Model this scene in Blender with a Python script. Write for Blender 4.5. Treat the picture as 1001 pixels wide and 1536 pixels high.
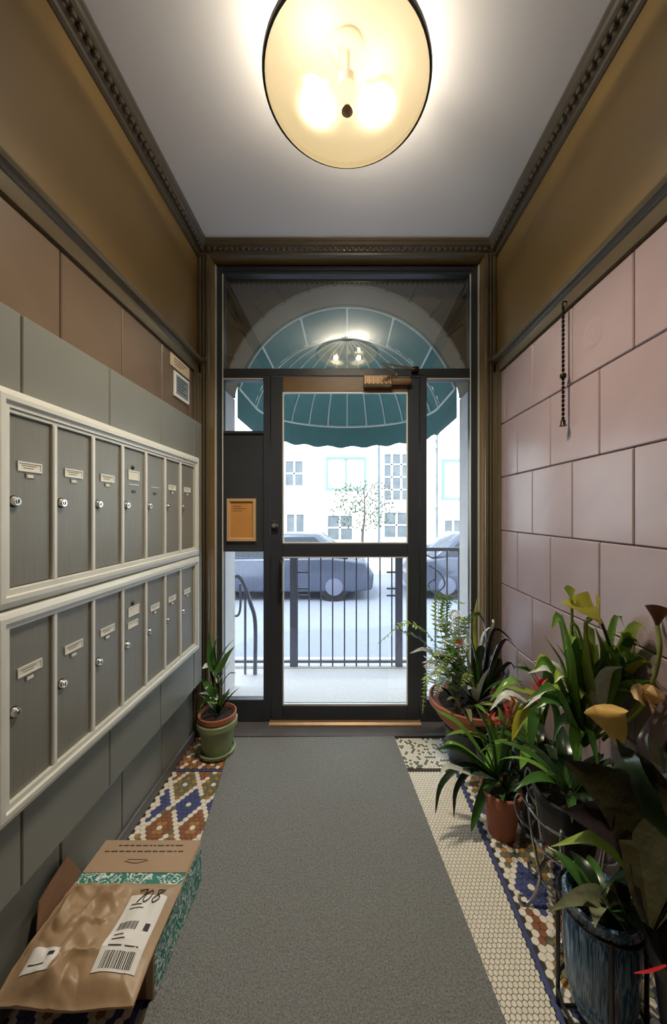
import bpy, bmesh, math, random
from mathutils import Vector, Matrix, noise

for o in list(bpy.data.objects):
    bpy.data.objects.remove(o, do_unlink=True)
scene = bpy.context.scene
COL = scene.collection
random.seed(7)
PI = math.pi

# ------------------------------------------------------------------ camera
F = 540.0                 # focal length in pixels of the 1001 x 1536 frame
VX, VY = 521.0, 769.0     # vanishing point of the hallway
CZ = 1.32                 # eye height
cam = bpy.data.cameras.new('camera')
cam.sensor_width = 36.0
cam.lens = 36.0 * F / 1536.0
cam.shift_x = -(VX - 500.5) / 1536.0
cam.shift_y = (VY - 768.0) / 1536.0
cam.clip_start = 0.02
cam_o = bpy.data.objects.new('camera', cam)
cam_o.location = (0, 0, CZ)
cam_o.rotation_euler = (PI / 2, 0, 0)
COL.objects.link(cam_o)
scene.camera = cam_o

# ------------------------------------------------------------------ world, sun, exposure
w = bpy.data.worlds.new('sky')
scene.world = w
w.use_nodes = True
bg = w.node_tree.nodes['Background']
bg.inputs['Color'].default_value = (0.80, 0.90, 1.0, 1)
bg.inputs['Strength'].default_value = 4.9
sun = bpy.data.lights.new('sun', 'SUN')
sun.energy = 2.0
sun.angle = math.radians(2)
sun.color = (1.0, 0.96, 0.90)
sun_o = bpy.data.objects.new('sun', sun)
sun_o.rotation_euler = (math.radians(38), 0, math.radians(-22))
COL.objects.link(sun_o)
scene.view_settings.view_transform = 'Standard'
scene.view_settings.look = 'None'
scene.view_settings.exposure = 0.0
scene.view_settings.gamma = 1.0
scene.view_settings.use_curve_mapping = False
LAMP_W = 6.5      # glow of each bulb inside the bowl
SPOT_W = 640.0     # light each bulb throws down through the bowl
BOWL_E = 1.45

# ------------------------------------------------------------------ helpers
def at(x, y, Y):
    """point at depth Y seen at a picture coordinate, in metres"""
    if Y < 2.1 and x - VX > 1: Y = min(Y, .868 * F / (x - VX))     # stay on this side of the right wall
    return Vector(((x - VX) * Y / F, Y, CZ + (VY - y) * Y / F))

def lin(c):
    return tuple(((v / 255.0) / 12.92 if v / 255.0 <= 0.04045 else ((v / 255.0 + 0.055) / 1.055) ** 2.4) for v in c)

def mat(name, rgb, rough=0.5, metal=0.0, var=0.08, scale=8.0, bump=0.0, bscale=60.0, spec=0.5, coat=0.0,
        stretch=None, trans=0.0):
    m = bpy.data.materials.new(name)
    m.use_nodes = True
    nt = m.node_tree
    b = nt.nodes['Principled BSDF']
    c = lin(rgb)
    b.inputs['Roughness'].default_value = rough
    b.inputs['Metallic'].default_value = metal
    b.inputs['Specular IOR Level'].default_value = spec
    b.inputs['Coat Weight'].default_value = coat
    tc = nt.nodes.new('ShaderNodeTexCoord')
    mp = nt.nodes.new('ShaderNodeMapping')
    if stretch:
        mp.inputs['Scale'].default_value = stretch
    nt.links.new(tc.outputs['Object'], mp.inputs['Vector'])
    n = nt.nodes.new('ShaderNodeTexNoise')
    n.inputs['Scale'].default_value = scale
    n.inputs['Detail'].default_value = 4
    nt.links.new(mp.outputs['Vector'], n.inputs['Vector'])
    mx = nt.nodes.new('ShaderNodeMix')
    mx.data_type = 'RGBA'
    mx.inputs['A'].default_value = tuple(max(0, v * (1 - 2 * var)) for v in c) + (1,)
    mx.inputs['B'].default_value = tuple(min(1, v * (1 + 2 * var)) for v in c) + (1,)
    nt.links.new(n.outputs['Fac'], mx.inputs['Factor'])
    nt.links.new(mx.outputs['Result'], b.inputs['Base Color'])
    if bump > 0:
        n2 = nt.nodes.new('ShaderNodeTexNoise')
        n2.inputs['Scale'].default_value = bscale
        n2.inputs['Detail'].default_value = 3
        nt.links.new(mp.outputs['Vector'], n2.inputs['Vector'])
        bp = nt.nodes.new('ShaderNodeBump')
        bp.inputs['Strength'].default_value = bump
        bp.inputs['Distance'].default_value = 0.01
        nt.links.new(n2.outputs['Fac'], bp.inputs['Height'])
        nt.links.new(bp.outputs['Normal'], b.inputs['Normal'])
    if trans > 0:
        tr = nt.nodes.new('ShaderNodeBsdfTranslucent')
        nt.links.new(mx.outputs['Result'], tr.inputs['Color'])
        ms = nt.nodes.new('ShaderNodeMixShader')
        ms.inputs['Fac'].default_value = trans
        nt.links.new(b.outputs['BSDF'], ms.inputs[1])
        nt.links.new(tr.outputs['BSDF'], ms.inputs[2])
        nt.links.new(ms.outputs['Shader'], nt.nodes['Material Output'].inputs['Surface'])
    return m

def glass_mat(name, tint=(0.93, 0.96, 0.96), f0=0.045):
    m = bpy.data.materials.new(name)
    m.use_nodes = True
    nt = m.node_tree
    nt.nodes.remove(nt.nodes['Principled BSDF'])
    t = nt.nodes.new('ShaderNodeBsdfTransparent')
    t.inputs['Color'].default_value = tint + (1,)
    g = nt.nodes.new('ShaderNodeBsdfGlossy')
    g.inputs['Roughness'].default_value = 0.0
    # Schlick reflectance, the same on both faces of the pane
    ge = nt.nodes.new('ShaderNodeNewGeometry')
    dt = nt.nodes.new('ShaderNodeVectorMath'); dt.operation = 'DOT_PRODUCT'
    nt.links.new(ge.outputs['Normal'], dt.inputs[0]); nt.links.new(ge.outputs['Incoming'], dt.inputs[1])
    def mth(op, a, b):
        q = nt.nodes.new('ShaderNodeMath'); q.operation = op
        for i, v in enumerate((a, b)):
            if v is None: continue
            if isinstance(v, (int, float)): q.inputs[i].default_value = v
            else: nt.links.new(v, q.inputs[i])
        return q.outputs[0]
    ab = mth('ABSOLUTE', dt.outputs['Value'], None)
    p5 = mth('POWER', mth('SUBTRACT', 1.0, ab), 5.0)
    fac = mth('ADD', mth('MULTIPLY', p5, 1 - f0), f0)
    ms = nt.nodes.new('ShaderNodeMixShader')
    nt.links.new(fac, ms.inputs['Fac'])
    nt.links.new(t.outputs['BSDF'], ms.inputs[1])
    nt.links.new(g.outputs['BSDF'], ms.inputs[2])
    nt.links.new(ms.outputs['Shader'], nt.nodes['Material Output'].inputs['Surface'])
    return m

def emit_mat(name, col, strength):
    m = bpy.data.materials.new(name)
    m.use_nodes = True
    b = m.node_tree.nodes['Principled BSDF']
    b.inputs['Base Color'].default_value = col + (1,)
    b.inputs['Emission Color'].default_value = col + (1,)
    b.inputs['Emission Strength'].default_value = strength
    return m

class MB:
    """collects shapes (world coordinates) and links them as one mesh object"""
    def __init__(self):
        self.v, self.f, self.mi = [], [], []
        self.cur = 0
    def add(self, vs, fs):
        o = len(self.v)
        self.v += [tuple(p) for p in vs]
        for f in fs:
            self.f.append(tuple(i + o for i in f))
            self.mi.append(self.cur)
        return self
    def box(self, x0, x1, y0, y1, z0, z1):
        vs = [(x, y, z) for z in (z0, z1) for y in (y0, y1) for x in (x0, x1)]
        return self.add(vs, [(0, 2, 3, 1), (4, 5, 7, 6), (0, 1, 5, 4), (2, 6, 7, 3), (0, 4, 6, 2), (1, 3, 7, 5)])
    def prism(self, poly, axis, a0, a1):
        """poly: 2-D points; axis 'x': (y,z), 'y': (x,z), 'z': (x,y)"""
        def p3(p, a):
            return {'x': (a, p[0], p[1]), 'y': (p[0], a, p[1]), 'z': (p[0], p[1], a)}[axis]
        n = len(poly)
        vs = [p3(p, a0) for p in poly] + [p3(p, a1) for p in poly]
        fs = [tuple(range(n - 1, -1, -1)), tuple(range(n, 2 * n))]
        fs += [(i, (i + 1) % n, n + (i + 1) % n, n + i) for i in range(n)]
        return self.add(vs, fs)
    def lathe(self, prof, c=(0, 0, 0), n=32, axis='z', a0=0.0, a1=2 * PI, sx=1.0, sy=1.0):
        full = abs(a1 - a0 - 2 * PI) < 1e-6
        cols = n if full else n + 1
        vs = []
        for k in range(cols):
            a = a0 + (a1 - a0) * k / n
            for (r, h) in prof:
                x, y = r * math.cos(a) * sx, r * math.sin(a) * sy
                if axis == 'z': p = (c[0] + x, c[1] + y, c[2] + h)
                elif axis == 'x': p = (c[0] + h, c[1] + x, c[2] + y)
                else: p = (c[0] + x, c[1] + h, c[2] + y)
                vs.append(p)
        m = len(prof)
        fs = []
        for k in range(n):
            k2 = (k + 1) % cols
            for j in range(m - 1):
                fs.append((k * m + j, k2 * m + j, k2 * m + j + 1, k * m + j + 1))
        return self.add(vs, fs)
    def tube(self, pts, r, n=8, closed=False):
        pts = [Vector(p) for p in pts]
        N = len(pts)
        vs, fs = [], []
        prev = None
        for i, p in enumerate(pts):
            if closed:
                t = (pts[(i + 1) % N] - pts[i - 1]).normalized()
            else:
                t = (pts[min(i + 1, N - 1)] - pts[max(i - 1, 0)]).normalized()
            if prev is None:
                u = t.orthogonal().normalized()
            else:
                u = (prev - t * prev.dot(t))
                u = u.normalized() if u.length > 1e-6 else t.orthogonal().normalized()
            prev = u
            b = t.cross(u)
            rr = r[i] if isinstance(r, (list, tuple)) else r
            for k in range(n):
                a = 2 * PI * k / n
                vs.append(p + (u * math.cos(a) + b * math.sin(a)) * rr)
        R = N if closed else N - 1
        for i in range(R):
            for k in range(n):
                i2 = (i + 1) % N
                fs.append((i * n + k, i * n + (k + 1) % n, i2 * n + (k + 1) % n, i2 * n + k))
        if not closed:
            fs.append(tuple(range(n - 1, -1, -1)))
            fs.append(tuple(range((N - 1) * n, N * n)))
        return self.add(vs, fs)
    def ring_frame(self, rect, prof, place):
        """mitred rectangular frame. rect (u0,u1,v0,v1); prof: closed list of (inset,height); place(u,v,h)->xyz"""
        u0, u1, v0, v1 = rect
        vs, fs = [], []
        m = len(prof)
        for (i, h) in prof:
            for (u, v) in ((u0 + i, v0 + i), (u1 - i, v0 + i), (u1 - i, v1 - i), (u0 + i, v1 - i)):
                vs.append(place(u, v, h))
        for j in range(m):
            j2 = (j + 1) % m
            for k in range(4):
                k2 = (k + 1) % 4
                fs.append((j * 4 + k, j * 4 + k2, j2 * 4 + k2, j2 * 4 + k))
        return self.add(vs, fs)
    def mesh(self, name, mats, smooth=False, bevel=0.0, org=(0, 0, 0), seg=1):
        me = bpy.data.meshes.new(name)
        me.from_pydata([(a - org[0], b - org[1], c - org[2]) for a, b, c in self.v], [], self.f)
        if not isinstance(mats, (list, tuple)):
            mats = [mats]
        for m in mats:
            me.materials.append(m)
        if len(mats) > 1:
            me.polygons.foreach_set('material_index', self.mi)
        bm = bmesh.new()
        bm.from_mesh(me)
        bmesh.ops.recalc_face_normals(bm, faces=bm.faces)
        if bevel > 0:
            es = [e for e in bm.edges if len(e.link_faces) == 2 and e.calc_face_angle(0) > 0.5]
            bmesh.ops.bevel(bm, geom=es, offset=bevel, segments=seg, affect='EDGES', profile=0.5)
        bm.to_mesh(me)
        bm.free()
        if smooth:
            me.polygons.foreach_set('use_smooth', [True] * len(me.polygons))
            me.set_sharp_from_angle(angle=math.radians(40))
        me.update()
        return me
    def build(self, name, mats, parent=None, smooth=False, bevel=0.0, seg=1):
        org = (0, 0, 0)
        if parent is not None:
            org = worg(parent)
        o = bpy.data.objects.new(name, self.mesh(name, mats, smooth, bevel, org, seg))
        COL.objects.link(o)
        if parent is not None:
            o.parent = parent
        return o

def worg(o):
    p = Vector((0, 0, 0))
    while o is not None:
        p += o.location
        o = o.parent
    return p

def thing(name, label, cat, loc, group=None):
    o = bpy.data.objects.new(name, None)
    o.empty_display_size = 0.05
    o.location = loc
    COL.objects.link(o)
    return tag(o, label, cat, group)

def tag(o, label, cat, group=None):
    o['label'] = label
    o['category'] = cat
    if group: o['group'] = group
    return o

def struct(o, label=None, cat=None):
    o['kind'] = 'structure'
    if label: o['label'] = label
    if cat: o['category'] = cat
    return o

def inst(name, me, loc, parent, rot=None):
    o = bpy.data.objects.new(name, me)
    COL.objects.link(o)
    o.parent = parent
    o.location = Vector(loc) - worg(parent)
    if rot: o.rotation_euler = rot
    return o

def curve(pts, n=14):
    """Catmull-Rom through the points"""
    P = [Vector(p) for p in pts]
    if len(P) == 2:
        return [P[0].lerp(P[1], k / n) for k in range(n + 1)]
    P = [P[0] * 2 - P[1]] + P + [P[-1] * 2 - P[-2]]
    out = []
    S = len(P) - 3
    for k in range(n + 1):
        t = k / n * S
        i = min(int(t), S - 1)
        u = t - i
        a, b, c, d = P[i:i + 4]
        out.append(0.5 * ((2 * b) + (c - a) * u + (2 * a - 5 * b + 4 * c - d) * u * u + (3 * b - a - 3 * c + d) * u ** 3))
    return out

# ------------------------------------------------------------------ materials
M = {}
M['mauve'] = mat('mauve_block_paint', (164, 144, 145), 0.25, var=0.05, scale=5, bump=0.10, bscale=14)
M['tan'] = mat('warm_lit_block_paint', (110, 92, 74), 0.34, var=0.07, scale=5, bump=0.10, bscale=14)  # same block paint, with the warm light put into its colour
M['groove'] = mat('dark_joint', (92, 72, 68), 0.7)
M['olive'] = mat('olive_ochre_paint', (126, 102, 60), 0.45, var=0.06, scale=3, bump=0.06, bscale=12)
M['olive_trim'] = mat('olive_trim_paint', (98, 87, 66), 0.28, var=0.06, scale=9)
M['cornice'] = mat('dark_olive_cornice', (84, 74, 58), 0.4, var=0.08, scale=20)
M['ceiling'] = mat('ceiling_white', (232, 231, 232), 0.7, var=0.015, scale=3)
M['panel'] = mat('grey_green_panel', (122, 123, 116), 0.36, var=0.06, scale=3, bump=0.08, bscale=10)
M['base'] = mat('grey_baseboard', (92, 92, 92), 0.45)
M['alu'] = mat('pale_aluminium', (218, 218, 208), 0.36, metal=0.12, var=0.05, scale=14, stretch=(30, 1, 1))
M['mbdoor'] = mat('brushed_grey_door', (132, 128, 116), 0.40, metal=0.35, var=0.07, scale=10, stretch=(1, 14, 0.8))
M['plate'] = mat('cream_name_plate', (226, 220, 200), 0.5, var=0.05, scale=60)
M['chrome'] = mat('chrome', (215, 212, 205), 0.2, metal=0.9, var=0.02)
M['black'] = mat('black_paint', (18, 18, 18), 0.4, var=0.1)
M['ink'] = mat('dark_ink', (58, 54, 50), 0.7, var=0.1)
M['frame'] = mat('charcoal_frame_paint', (54, 58, 64), 0.35, var=0.08, scale=12, bump=0.05, bscale=30)
M['litrail'] = mat('brown_lit_top_rail', (116, 92, 62), 0.35, var=0.1, scale=14, stretch=(1, 1, 6))  # warm light on the door's top rail put into its colour
M['brass'] = mat('brass', (160, 134, 102), 0.42, metal=0.45, var=0.1, scale=20)
M['finial'] = mat('matte_tan_cap', (176, 140, 96), 0.7)
M['bronze'] = mat('dark_bronze', (40, 30, 22), 0.35, metal=0.6)
M['carpet'] = mat('grey_carpet', (143, 144, 141), 0.95, var=0.34, scale=170, bump=0.9, bscale=260, spec=0.1)
M['grout'] = mat('grey_grout', (66, 60, 52), 0.9, var=0.1, scale=40)
M['stone'] = mat('dark_stone_saddle', (96, 94, 96), 0.5, var=0.12, scale=12)
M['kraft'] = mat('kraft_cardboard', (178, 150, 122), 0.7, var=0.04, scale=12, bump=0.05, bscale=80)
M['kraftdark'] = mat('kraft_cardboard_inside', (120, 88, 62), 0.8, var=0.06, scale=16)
M['paper'] = mat('kraft_paper', (172, 144, 112), 0.42, var=0.06, scale=9, bump=0.25, bscale=22)
M['white'] = mat('white_paper', (236, 234, 230), 0.6, var=0.02)
M['cream'] = mat('cream_card', (222, 202, 166), 0.6, var=0.04)
M['orange'] = mat('tan_notice_paper', (206, 146, 78), 0.6, var=0.06, scale=12)
M['notice_frame'] = mat('pale_tan_frame', (206, 172, 128), 0.45)
M['signgrey'] = mat('blue_grey_sign', (126, 138, 142), 0.5, var=0.1, scale=90, stretch=(1, 1, 8))
M['terra'] = mat('terracotta', (170, 102, 76), 0.75, var=0.1, scale=14, bump=0.1)
M['greenpot'] = mat('sage_green_glaze', (136, 148, 104), 0.35, var=0.08, scale=8)
M['blackpot'] = mat('black_plastic_pot', (17, 17, 18), 0.45, var=0.1)
M['tealpot'] = mat('dark_teal_pot', (40, 52, 56), 0.4, var=0.1)
M['soil'] = mat('dark_soil', (48, 36, 28), 0.95, var=0.3, scale=90, bump=0.8, bscale=120)
M['iron'] = mat('grey_iron_wire', (160, 160, 162), 0.26, metal=0.8, var=0.1)
M['leaf'] = mat('leaf_green', (112, 156, 62), 0.24, var=0.18, scale=14, trans=0.18)
M['leafdark'] = mat('leaf_dark_green', (62, 102, 44), 0.25, var=0.2, scale=14, trans=0.1)
M['leafdeep'] = mat('leaf_deep_green', (36, 54, 32), 0.22, var=0.25, scale=18, trans=0.06)
M['leaflime'] = mat('leaf_lime', (158, 182, 80), 0.35, var=0.16, scale=14, trans=0.25)
M['leafsilversheen'] = mat('leaf_silver_sheen', (212, 220, 206), 0.35, var=0.22, scale=30, trans=0.12)  # silver variegation; on other leaves a white sheen put into the colour
M['leafolive'] = mat('leaf_dark_olive', (54, 52, 30), 0.25, var=0.35, scale=22, bump=0.3, bscale=50, trans=0.05)
M['leafyellow'] = mat('leaf_yellow_green', (170, 164, 52), 0.35, var=0.15, scale=14, trans=0.2)
M['leafgrey'] = mat('leaf_grey_green', (132, 138, 104), 0.4, var=0.25, scale=34, trans=0.1)
M['leafpurple'] = mat('leaf_dark_purple', (40, 32, 34), 0.22, var=0.3, scale=20, trans=0.05)
M['spathe'] = mat('spathe_olive_yellow', (186, 180, 78), 0.4, var=0.14, scale=12, trans=0.3)
M['gold'] = mat('spathe_golden', (240, 190, 104), 0.45, var=0.14, scale=16, trans=0.3)
M['peach'] = mat('petal_peach', (242, 204, 146), 0.5, var=0.12, scale=22, trans=0.3)
M['red'] = mat('bract_red', (200, 40, 44), 0.4, var=0.15, scale=20, trans=0.2)
M['orangeb'] = mat('bract_orange', (222, 112, 52), 0.4, var=0.15, scale=20, trans=0.2)
M['driedflower'] = mat('dried_flower_brown', (110, 66, 38), 0.6, var=0.25, scale=22, trans=0.1)
M['stem'] = mat('stem_green', (124, 136, 70), 0.5, var=0.1, scale=20)
M['stemdark'] = mat('stem_dark', (64, 62, 40), 0.5, var=0.1, scale=20)
M['glass'] = glass_mat('window_glass')
M['transom'] = glass_mat('transom_glass', (.90, .92, .90), .13)
M['awning'] = mat('teal_awning_canvas', (60, 90, 90), 0.8, var=0.05, scale=10, trans=0.28)
M['awnrib'] = mat('white_awning_tube', (222, 224, 220), 0.5, var=0.03)
M['outstone'] = mat('brown_stone_wall', (138, 124, 104), 0.85, var=0.12, scale=6, bump=0.2, bscale=30)
M['outtrim'] = mat('pale_stone', (206, 202, 200), 0.8, var=0.05, scale=8)
M['landing'] = mat('landing_stone', (214, 210, 212), 0.8, var=0.08, scale=60)
M['street'] = mat('asphalt', (138, 142, 156), 0.9, var=0.06, scale=12)
M['bldg'] = mat('white_facade', (232, 232, 230), 0.8, var=0.03, scale=3)
M['mint'] = mat('mint_window_frame', (130, 152, 143), 0.5)
M['bwin'] = mat('grey_window_pane', (112, 118, 122), 0.3, var=0.25, scale=3)
M['rail_iron'] = mat('grey_railing_paint', (104, 108, 128), 0.5)
M['carpaint'] = mat('blue_grey_car_paint', (78, 84, 102), 0.25, metal=0.3, coat=0.5)
M['carwin'] = mat('car_glass', (40, 46, 54), 0.08)
M['tire'] = mat('tire_rubber', (34, 34, 36), 0.8)
M['treeleaf'] = mat('street_tree_leaf', (84, 92, 62), 0.6, trans=0.3)
M['bark'] = mat('bark', (110, 98, 86), 0.9)
TILE = {
    'w': mat('tile_white', (240, 232, 214), 0.35, var=0.06, scale=50),
    'r': mat('tile_rust', (146, 96, 68), 0.4, var=0.12, scale=50),
    'b': mat('tile_blue', (76, 84, 128), 0.4, var=0.12, scale=50),
    'g': mat('tile_grey_green', (116, 116, 92), 0.4, var=0.12, scale=50),
    'o': mat('tile_ochre', (176, 128, 66), 0.4, var=0.12, scale=50),
}

# box print: teal scribbles on white
def scribble_mat(name, a, b):
    m = bpy.data.materials.new(name)
    m.use_nodes = True
    nt = m.node_tree
    p = nt.nodes['Principled BSDF']
    p.inputs['Roughness'].default_value = 0.6
    tc = nt.nodes.new('ShaderNodeTexCoord')
    n = nt.nodes.new('ShaderNodeTexNoise')
    n.inputs['Scale'].default_value = 26
    n.inputs['Detail'].default_value = 1.5
    n.inputs['Distortion'].default_value = 1.6
    wv = nt.nodes.new('ShaderNodeMath'); wv.operation = 'MULTIPLY'; wv.inputs[1].default_value = 26
    sn = nt.nodes.new('ShaderNodeMath'); sn.operation = 'SINE'
    rp = nt.nodes.new('ShaderNodeValToRGB')
    rp.color_ramp.interpolation = 'CONSTANT'
    rp.color_ramp.elements[0].color = lin(a) + (1,)
    rp.color_ramp.elements[1].position = 0.62
    rp.color_ramp.elements[1].color = lin(b) + (1,)
    nt.links.new(tc.outputs['Object'], n.inputs['Vector'])
    nt.links.new(n.outputs['Fac'], wv.inputs[0])
    nt.links.new(wv.outputs[0], sn.inputs[0])
    nt.links.new(sn.outputs[0], rp.inputs['Fac'])
    nt.links.new(rp.outputs['Color'], p.inputs['Base Color'])
    return m
M['print'] = scribble_mat('teal_box_print', (58, 132, 118), (222, 232, 226))
M['bluepot'] = scribble_mat('blue_streak_glaze', (50, 88, 126), (132, 164, 190))
_n = M['bluepot'].node_tree.nodes
for nd in _n:
    if nd.type == 'TEX_NOISE':
        nd.inputs['Scale'].default_value = 9; nd.inputs['Distortion'].default_value = 0.4
    if nd.type == 'VALTORGB':
        nd.color_ramp.interpolation = 'LINEAR'
    if nd.type == 'BSDF_PRINCIPLED':
        nd.inputs['Roughness'].default_value = 0.25
_mp = _n.new('ShaderNodeMapping'); _mp.inputs['Scale'].default_value = (13, 13, 0.7)
_tc = [n for n in _n if n.type == 'TEX_COORD'][0]; _tn = [n for n in _n if n.type == 'TEX_NOISE'][0]
M['bluepot'].node_tree.links.new(_tc.outputs['Object'], _mp.inputs['Vector'])
M['bluepot'].node_tree.links.new(_mp.outputs['Vector'], _tn.inputs['Vector'])

# ------------------------------------------------------------------ room shell
HW, YE, YR, CEIL = 0.90, 2.165, -1.9, 2.913
FY = 2.25        # inner face of the door and window frame
floor = struct(MB().box(-1.0, 1.0, YR - .1, 2.42, -0.10, 0.0).build('floor', M['grout']))
ceil = struct(MB().box(-1.0, 1.0, YR - .1, 2.34, CEIL, CEIL + .1).build('ceiling', M['ceiling']))
BH, BW = 0.3095, 0.309
ROWS = [2.145 - BH * k for k in range(8)]
block_me = {}
def block_mesh(h, wd, mt):
    k = (round(h, 4), round(wd, 4), mt)
    if k not in block_me:
        g = 0.0022
        m = MB().box(0, 0.012, -wd / 2 + g, wd / 2 - g, -h / 2 + g, h / 2 - g)
        block_me[k] = m.mesh('wall_block', M[mt], bevel=0.0035)
    return block_me[k]
for s, nm in ((-1, 'wall_left'), (1, 'wall_right')):
    x0, x1 = sorted((s * (HW + 0.007), s * (HW + 0.1)))
    wl = struct(MB().box(x0, x1, YR, 2.34, 0, CEIL).build(nm, M['groove']))
    x0, x1 = sorted((s * HW, s * (HW + 0.0075)))
    MB().box(x0, x1, YR, YE, 2.15, CEIL).build('frieze', M['olive'], wl)
    for r in range(7):
        z1 = ROWS[r]; z0 = max(ROWS[r] - BH, 0.0)
        ph = 1.131 if r % 2 == 0 else 1.2855
        ys = [ph + BW * k for k in range(-11, 5)]
        ys = [y for y in ys if YR + .02 < y < YE - .02]
        ys = [YR] + ys + [YE]
        for a, b in zip(ys[:-1], ys[1:]):
            if b - a < 0.01: continue
            o = inst('wall_block', block_mesh(z1 - z0, b - a, 'mauve' if s > 0 else ('tan' if r == 0 else 'panel')), (s * HW if s > 0 else -HW - 0.012, (a + b) / 2, (z0 + z1) / 2), wl)  # left top row browned to carry the warm light
    WALL = {}
    if s < 0: wall_left = wl
    else: wall_right = wl
# round ghost of a removed fixture on the right wall
MB().lathe([(0, -.0015), (.022, -.0022), (.030, -.001), (.040, -.003), (.050, -.0005), (.058, 0), (0.058, .002)], (HW, 1.317, 1.976), 28, 'x').build('patched_mark', M['mauve'], wall_right, smooth=True)
# end wall around the doorway, rear wall
OW, OT = 0.82, 2.872
we = MB()
we.box(-HW - .1, -OW, YE, 2.34, 0, CEIL).box(OW, HW + .1, YE, 2.34, 0, CEIL).box(-OW, OW, YE, 2.34, OT, CEIL)
wall_end = struct(we.build('wall_end', M['olive']))
struct(MB().box(-1.0, 1.0, YR - .1, YR, 0, CEIL).build('wall_rear', M['olive']))
# rails (dado cap) along the side walls, returning on the piers
def railprof(s, x):
    pr = [(0, 2.150), (.010, 2.150), (.012, 2.158), (.012, 2.205), (.020, 2.212), (.034, 2.216), (.040, 2.226), (.040, 2.234), (.030, 2.240), (.026, 2.250), (0, 2.254)]
    return [(s * (x - a), z) for a, z in pr]
n = 1
for s in (-1, 1):
    rl = MB().prism(railprof(s, HW), 'y', YR, YE).build('trim_%d' % n, M['olive_trim'], smooth=True); struct(rl)
    x0, x1 = sorted((s * (HW - .001), s * (OW + .012)))
    MB().prism([(YE - a, z) for a, z in [(0, 2.150), (.010, 2.150), (.012, 2.158), (.012, 2.205), (.020, 2.212), (.030, 2.222), (.030, 2.234), (.02, 2.246), (0, 2.254)]], 'x', x0, x1).build('rail_return', M['olive_trim'], rl, smooth=True)
    n += 1
# vertical beads where the blocks meet the end piers, and casings on the piers
for s in (-1, 1):
    c = MB()
    for (a, b, d) in ((2.098, 2.112, .014), (2.120, 2.140, .022), (2.146, 2.163, .030)):
        x0, x1 = sorted((s * HW, s * (HW - d)))
        c.box(x0, x1, a, b, 0, 2.15)
    o = struct(c.build('trim_%d' % n, M['olive_trim'], bevel=.004, smooth=True, seg=2)); n += 1
    for (a, b, d) in ((.892, .872, .012), (.866, .850, .018), (.844, .823, .026)):
        x0, x1 = sorted((s * a, s * b))
        MB().box(x0, x1, YE - d, YE, 0, 2.86).build('casing_bead', M['olive_trim'], o, bevel=.005, smooth=True, seg=2)
# cornices with small lugs
CP = [(0, 2.913), (.080, 2.913), (.080, 2.900), (.072, 2.895), (.066, 2.886), (.056, 2.881), (.036, 2.879), (.034, 2.870), (.022, 2.866), (.018, 2.857), (.006, 2.853), (0, 2.853)]
lug = MB().box(-.0085, .0085, -.011, .011, -.008, .008)
lug_me = lug.mesh('lug', M['cornice'], bevel=.004)
for s in (-1, 1):
    o = struct(MB().prism([(s * (HW - a), z) for a, z in CP], 'y', YR, YE).build('trim_%d' % n, M['cornice'])); n += 1
    for k in range(int((YE - .03 - (YR + .1)) / .034)):
        inst('lug', lug_me, (s * (HW - .047), YE - .06 - k * .034, 2.8735), o)
o = struct(MB().prism([(YE - a, z) for a, z in CP], 'x', -HW + .001, HW - .001).build('trim_%d' % n, M['cornice'])); n += 1
lug2 = MB().box(-.011, .011, -.0085, .0085, -.008, .008).mesh('lug', M['cornice'], bevel=.004)
for k in range(49):
    inst('lug', lug2, (-.816 + k * .034, YE - .047, 2.8735), o)
# baseboards
for s, nm in ((-1, 'baseboard_left'), (1, 'baseboard_right')):
    x0, x1 = sorted((s * HW, s * (HW - .014)))
    struct(MB().box(x0, x1, YR, 2.09, 0, .055).build(nm, M['base'], bevel=.004))
# proud grey board panel that carries the mailboxes
PX = -0.845
pan = thing('backing_panel', 'grey green painted board panel on the left wall behind the mailboxes', 'panel', (-HW, 1.2, .345))
pys = [-.45, -.105, .24, .59, .935, 1.281, 1.63, 1.985, 2.093]
for a, b in zip(pys[:-1], pys[1:]):
    MB().box(-HW + .0005, PX, a + .0016, b - .0016, .345, 1.8355).build('board', M['panel'], pan, bevel=.003)

# ------------------------------------------------------------------ mosaic floor
P = 0.023
def hexverts(p, h, k=0.93):
    R = p / math.sqrt(3) * k
    return [(R * math.cos(PI / 6 + i * PI / 3), R * math.sin(PI / 6 + i * PI / 3)) for i in range(6)]
def tile_shape(mb, x, y, p, top=0.0030, k=.945):
    hv = hexverts(p, 0, k); hv2 = hexverts(p, 0, k - .085)
    vs = [(x + a, y + b, 0) for a, b in hv] + [(x + a, y + b, top * .7) for a, b in hv] + [(x + a, y + b, top) for a, b in hv2]
    fs = [(12, 13, 14, 15, 16, 17)]
    for i in range(6):
        j = (i + 1) % 6
        fs.append((i, j, 6 + j, 6 + i)); fs.append((6 + i, 6 + j, 12 + j, 12 + i))
    mb.add(vs, fs)
def pat(q, r, X, Y):
    if abs(abs(X) - .579) < .012 or abs(abs(X) - .868) < .012:
        return 'w'
    a, b = q % 6, (q + r) % 6
    if a == 0 or b == 0:
        return 'w' if (q * 7 + r * 3) % 11 else 'g'
    cell = (q // 6 + 2 * ((q + r) // 6)) % 3
    if a == 3 and b == 3: return 'w'
    if (a, b) in ((2, 3), (3, 2), (4, 3), (3, 4)) and cell == 1: return 'o'
    return ('b', 'r', 'g')[cell] if not (cell == 2 and (a + b) % 3 == 0) else 'o'
def chev(q, r, X, Y):
    k = (r + abs(int(round((abs(X) - .72) / P)))) % 4
    return ('w', 'r', 'o', 'r')[k]
cand, rest = [], MB()
keys = list(TILE)
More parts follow.
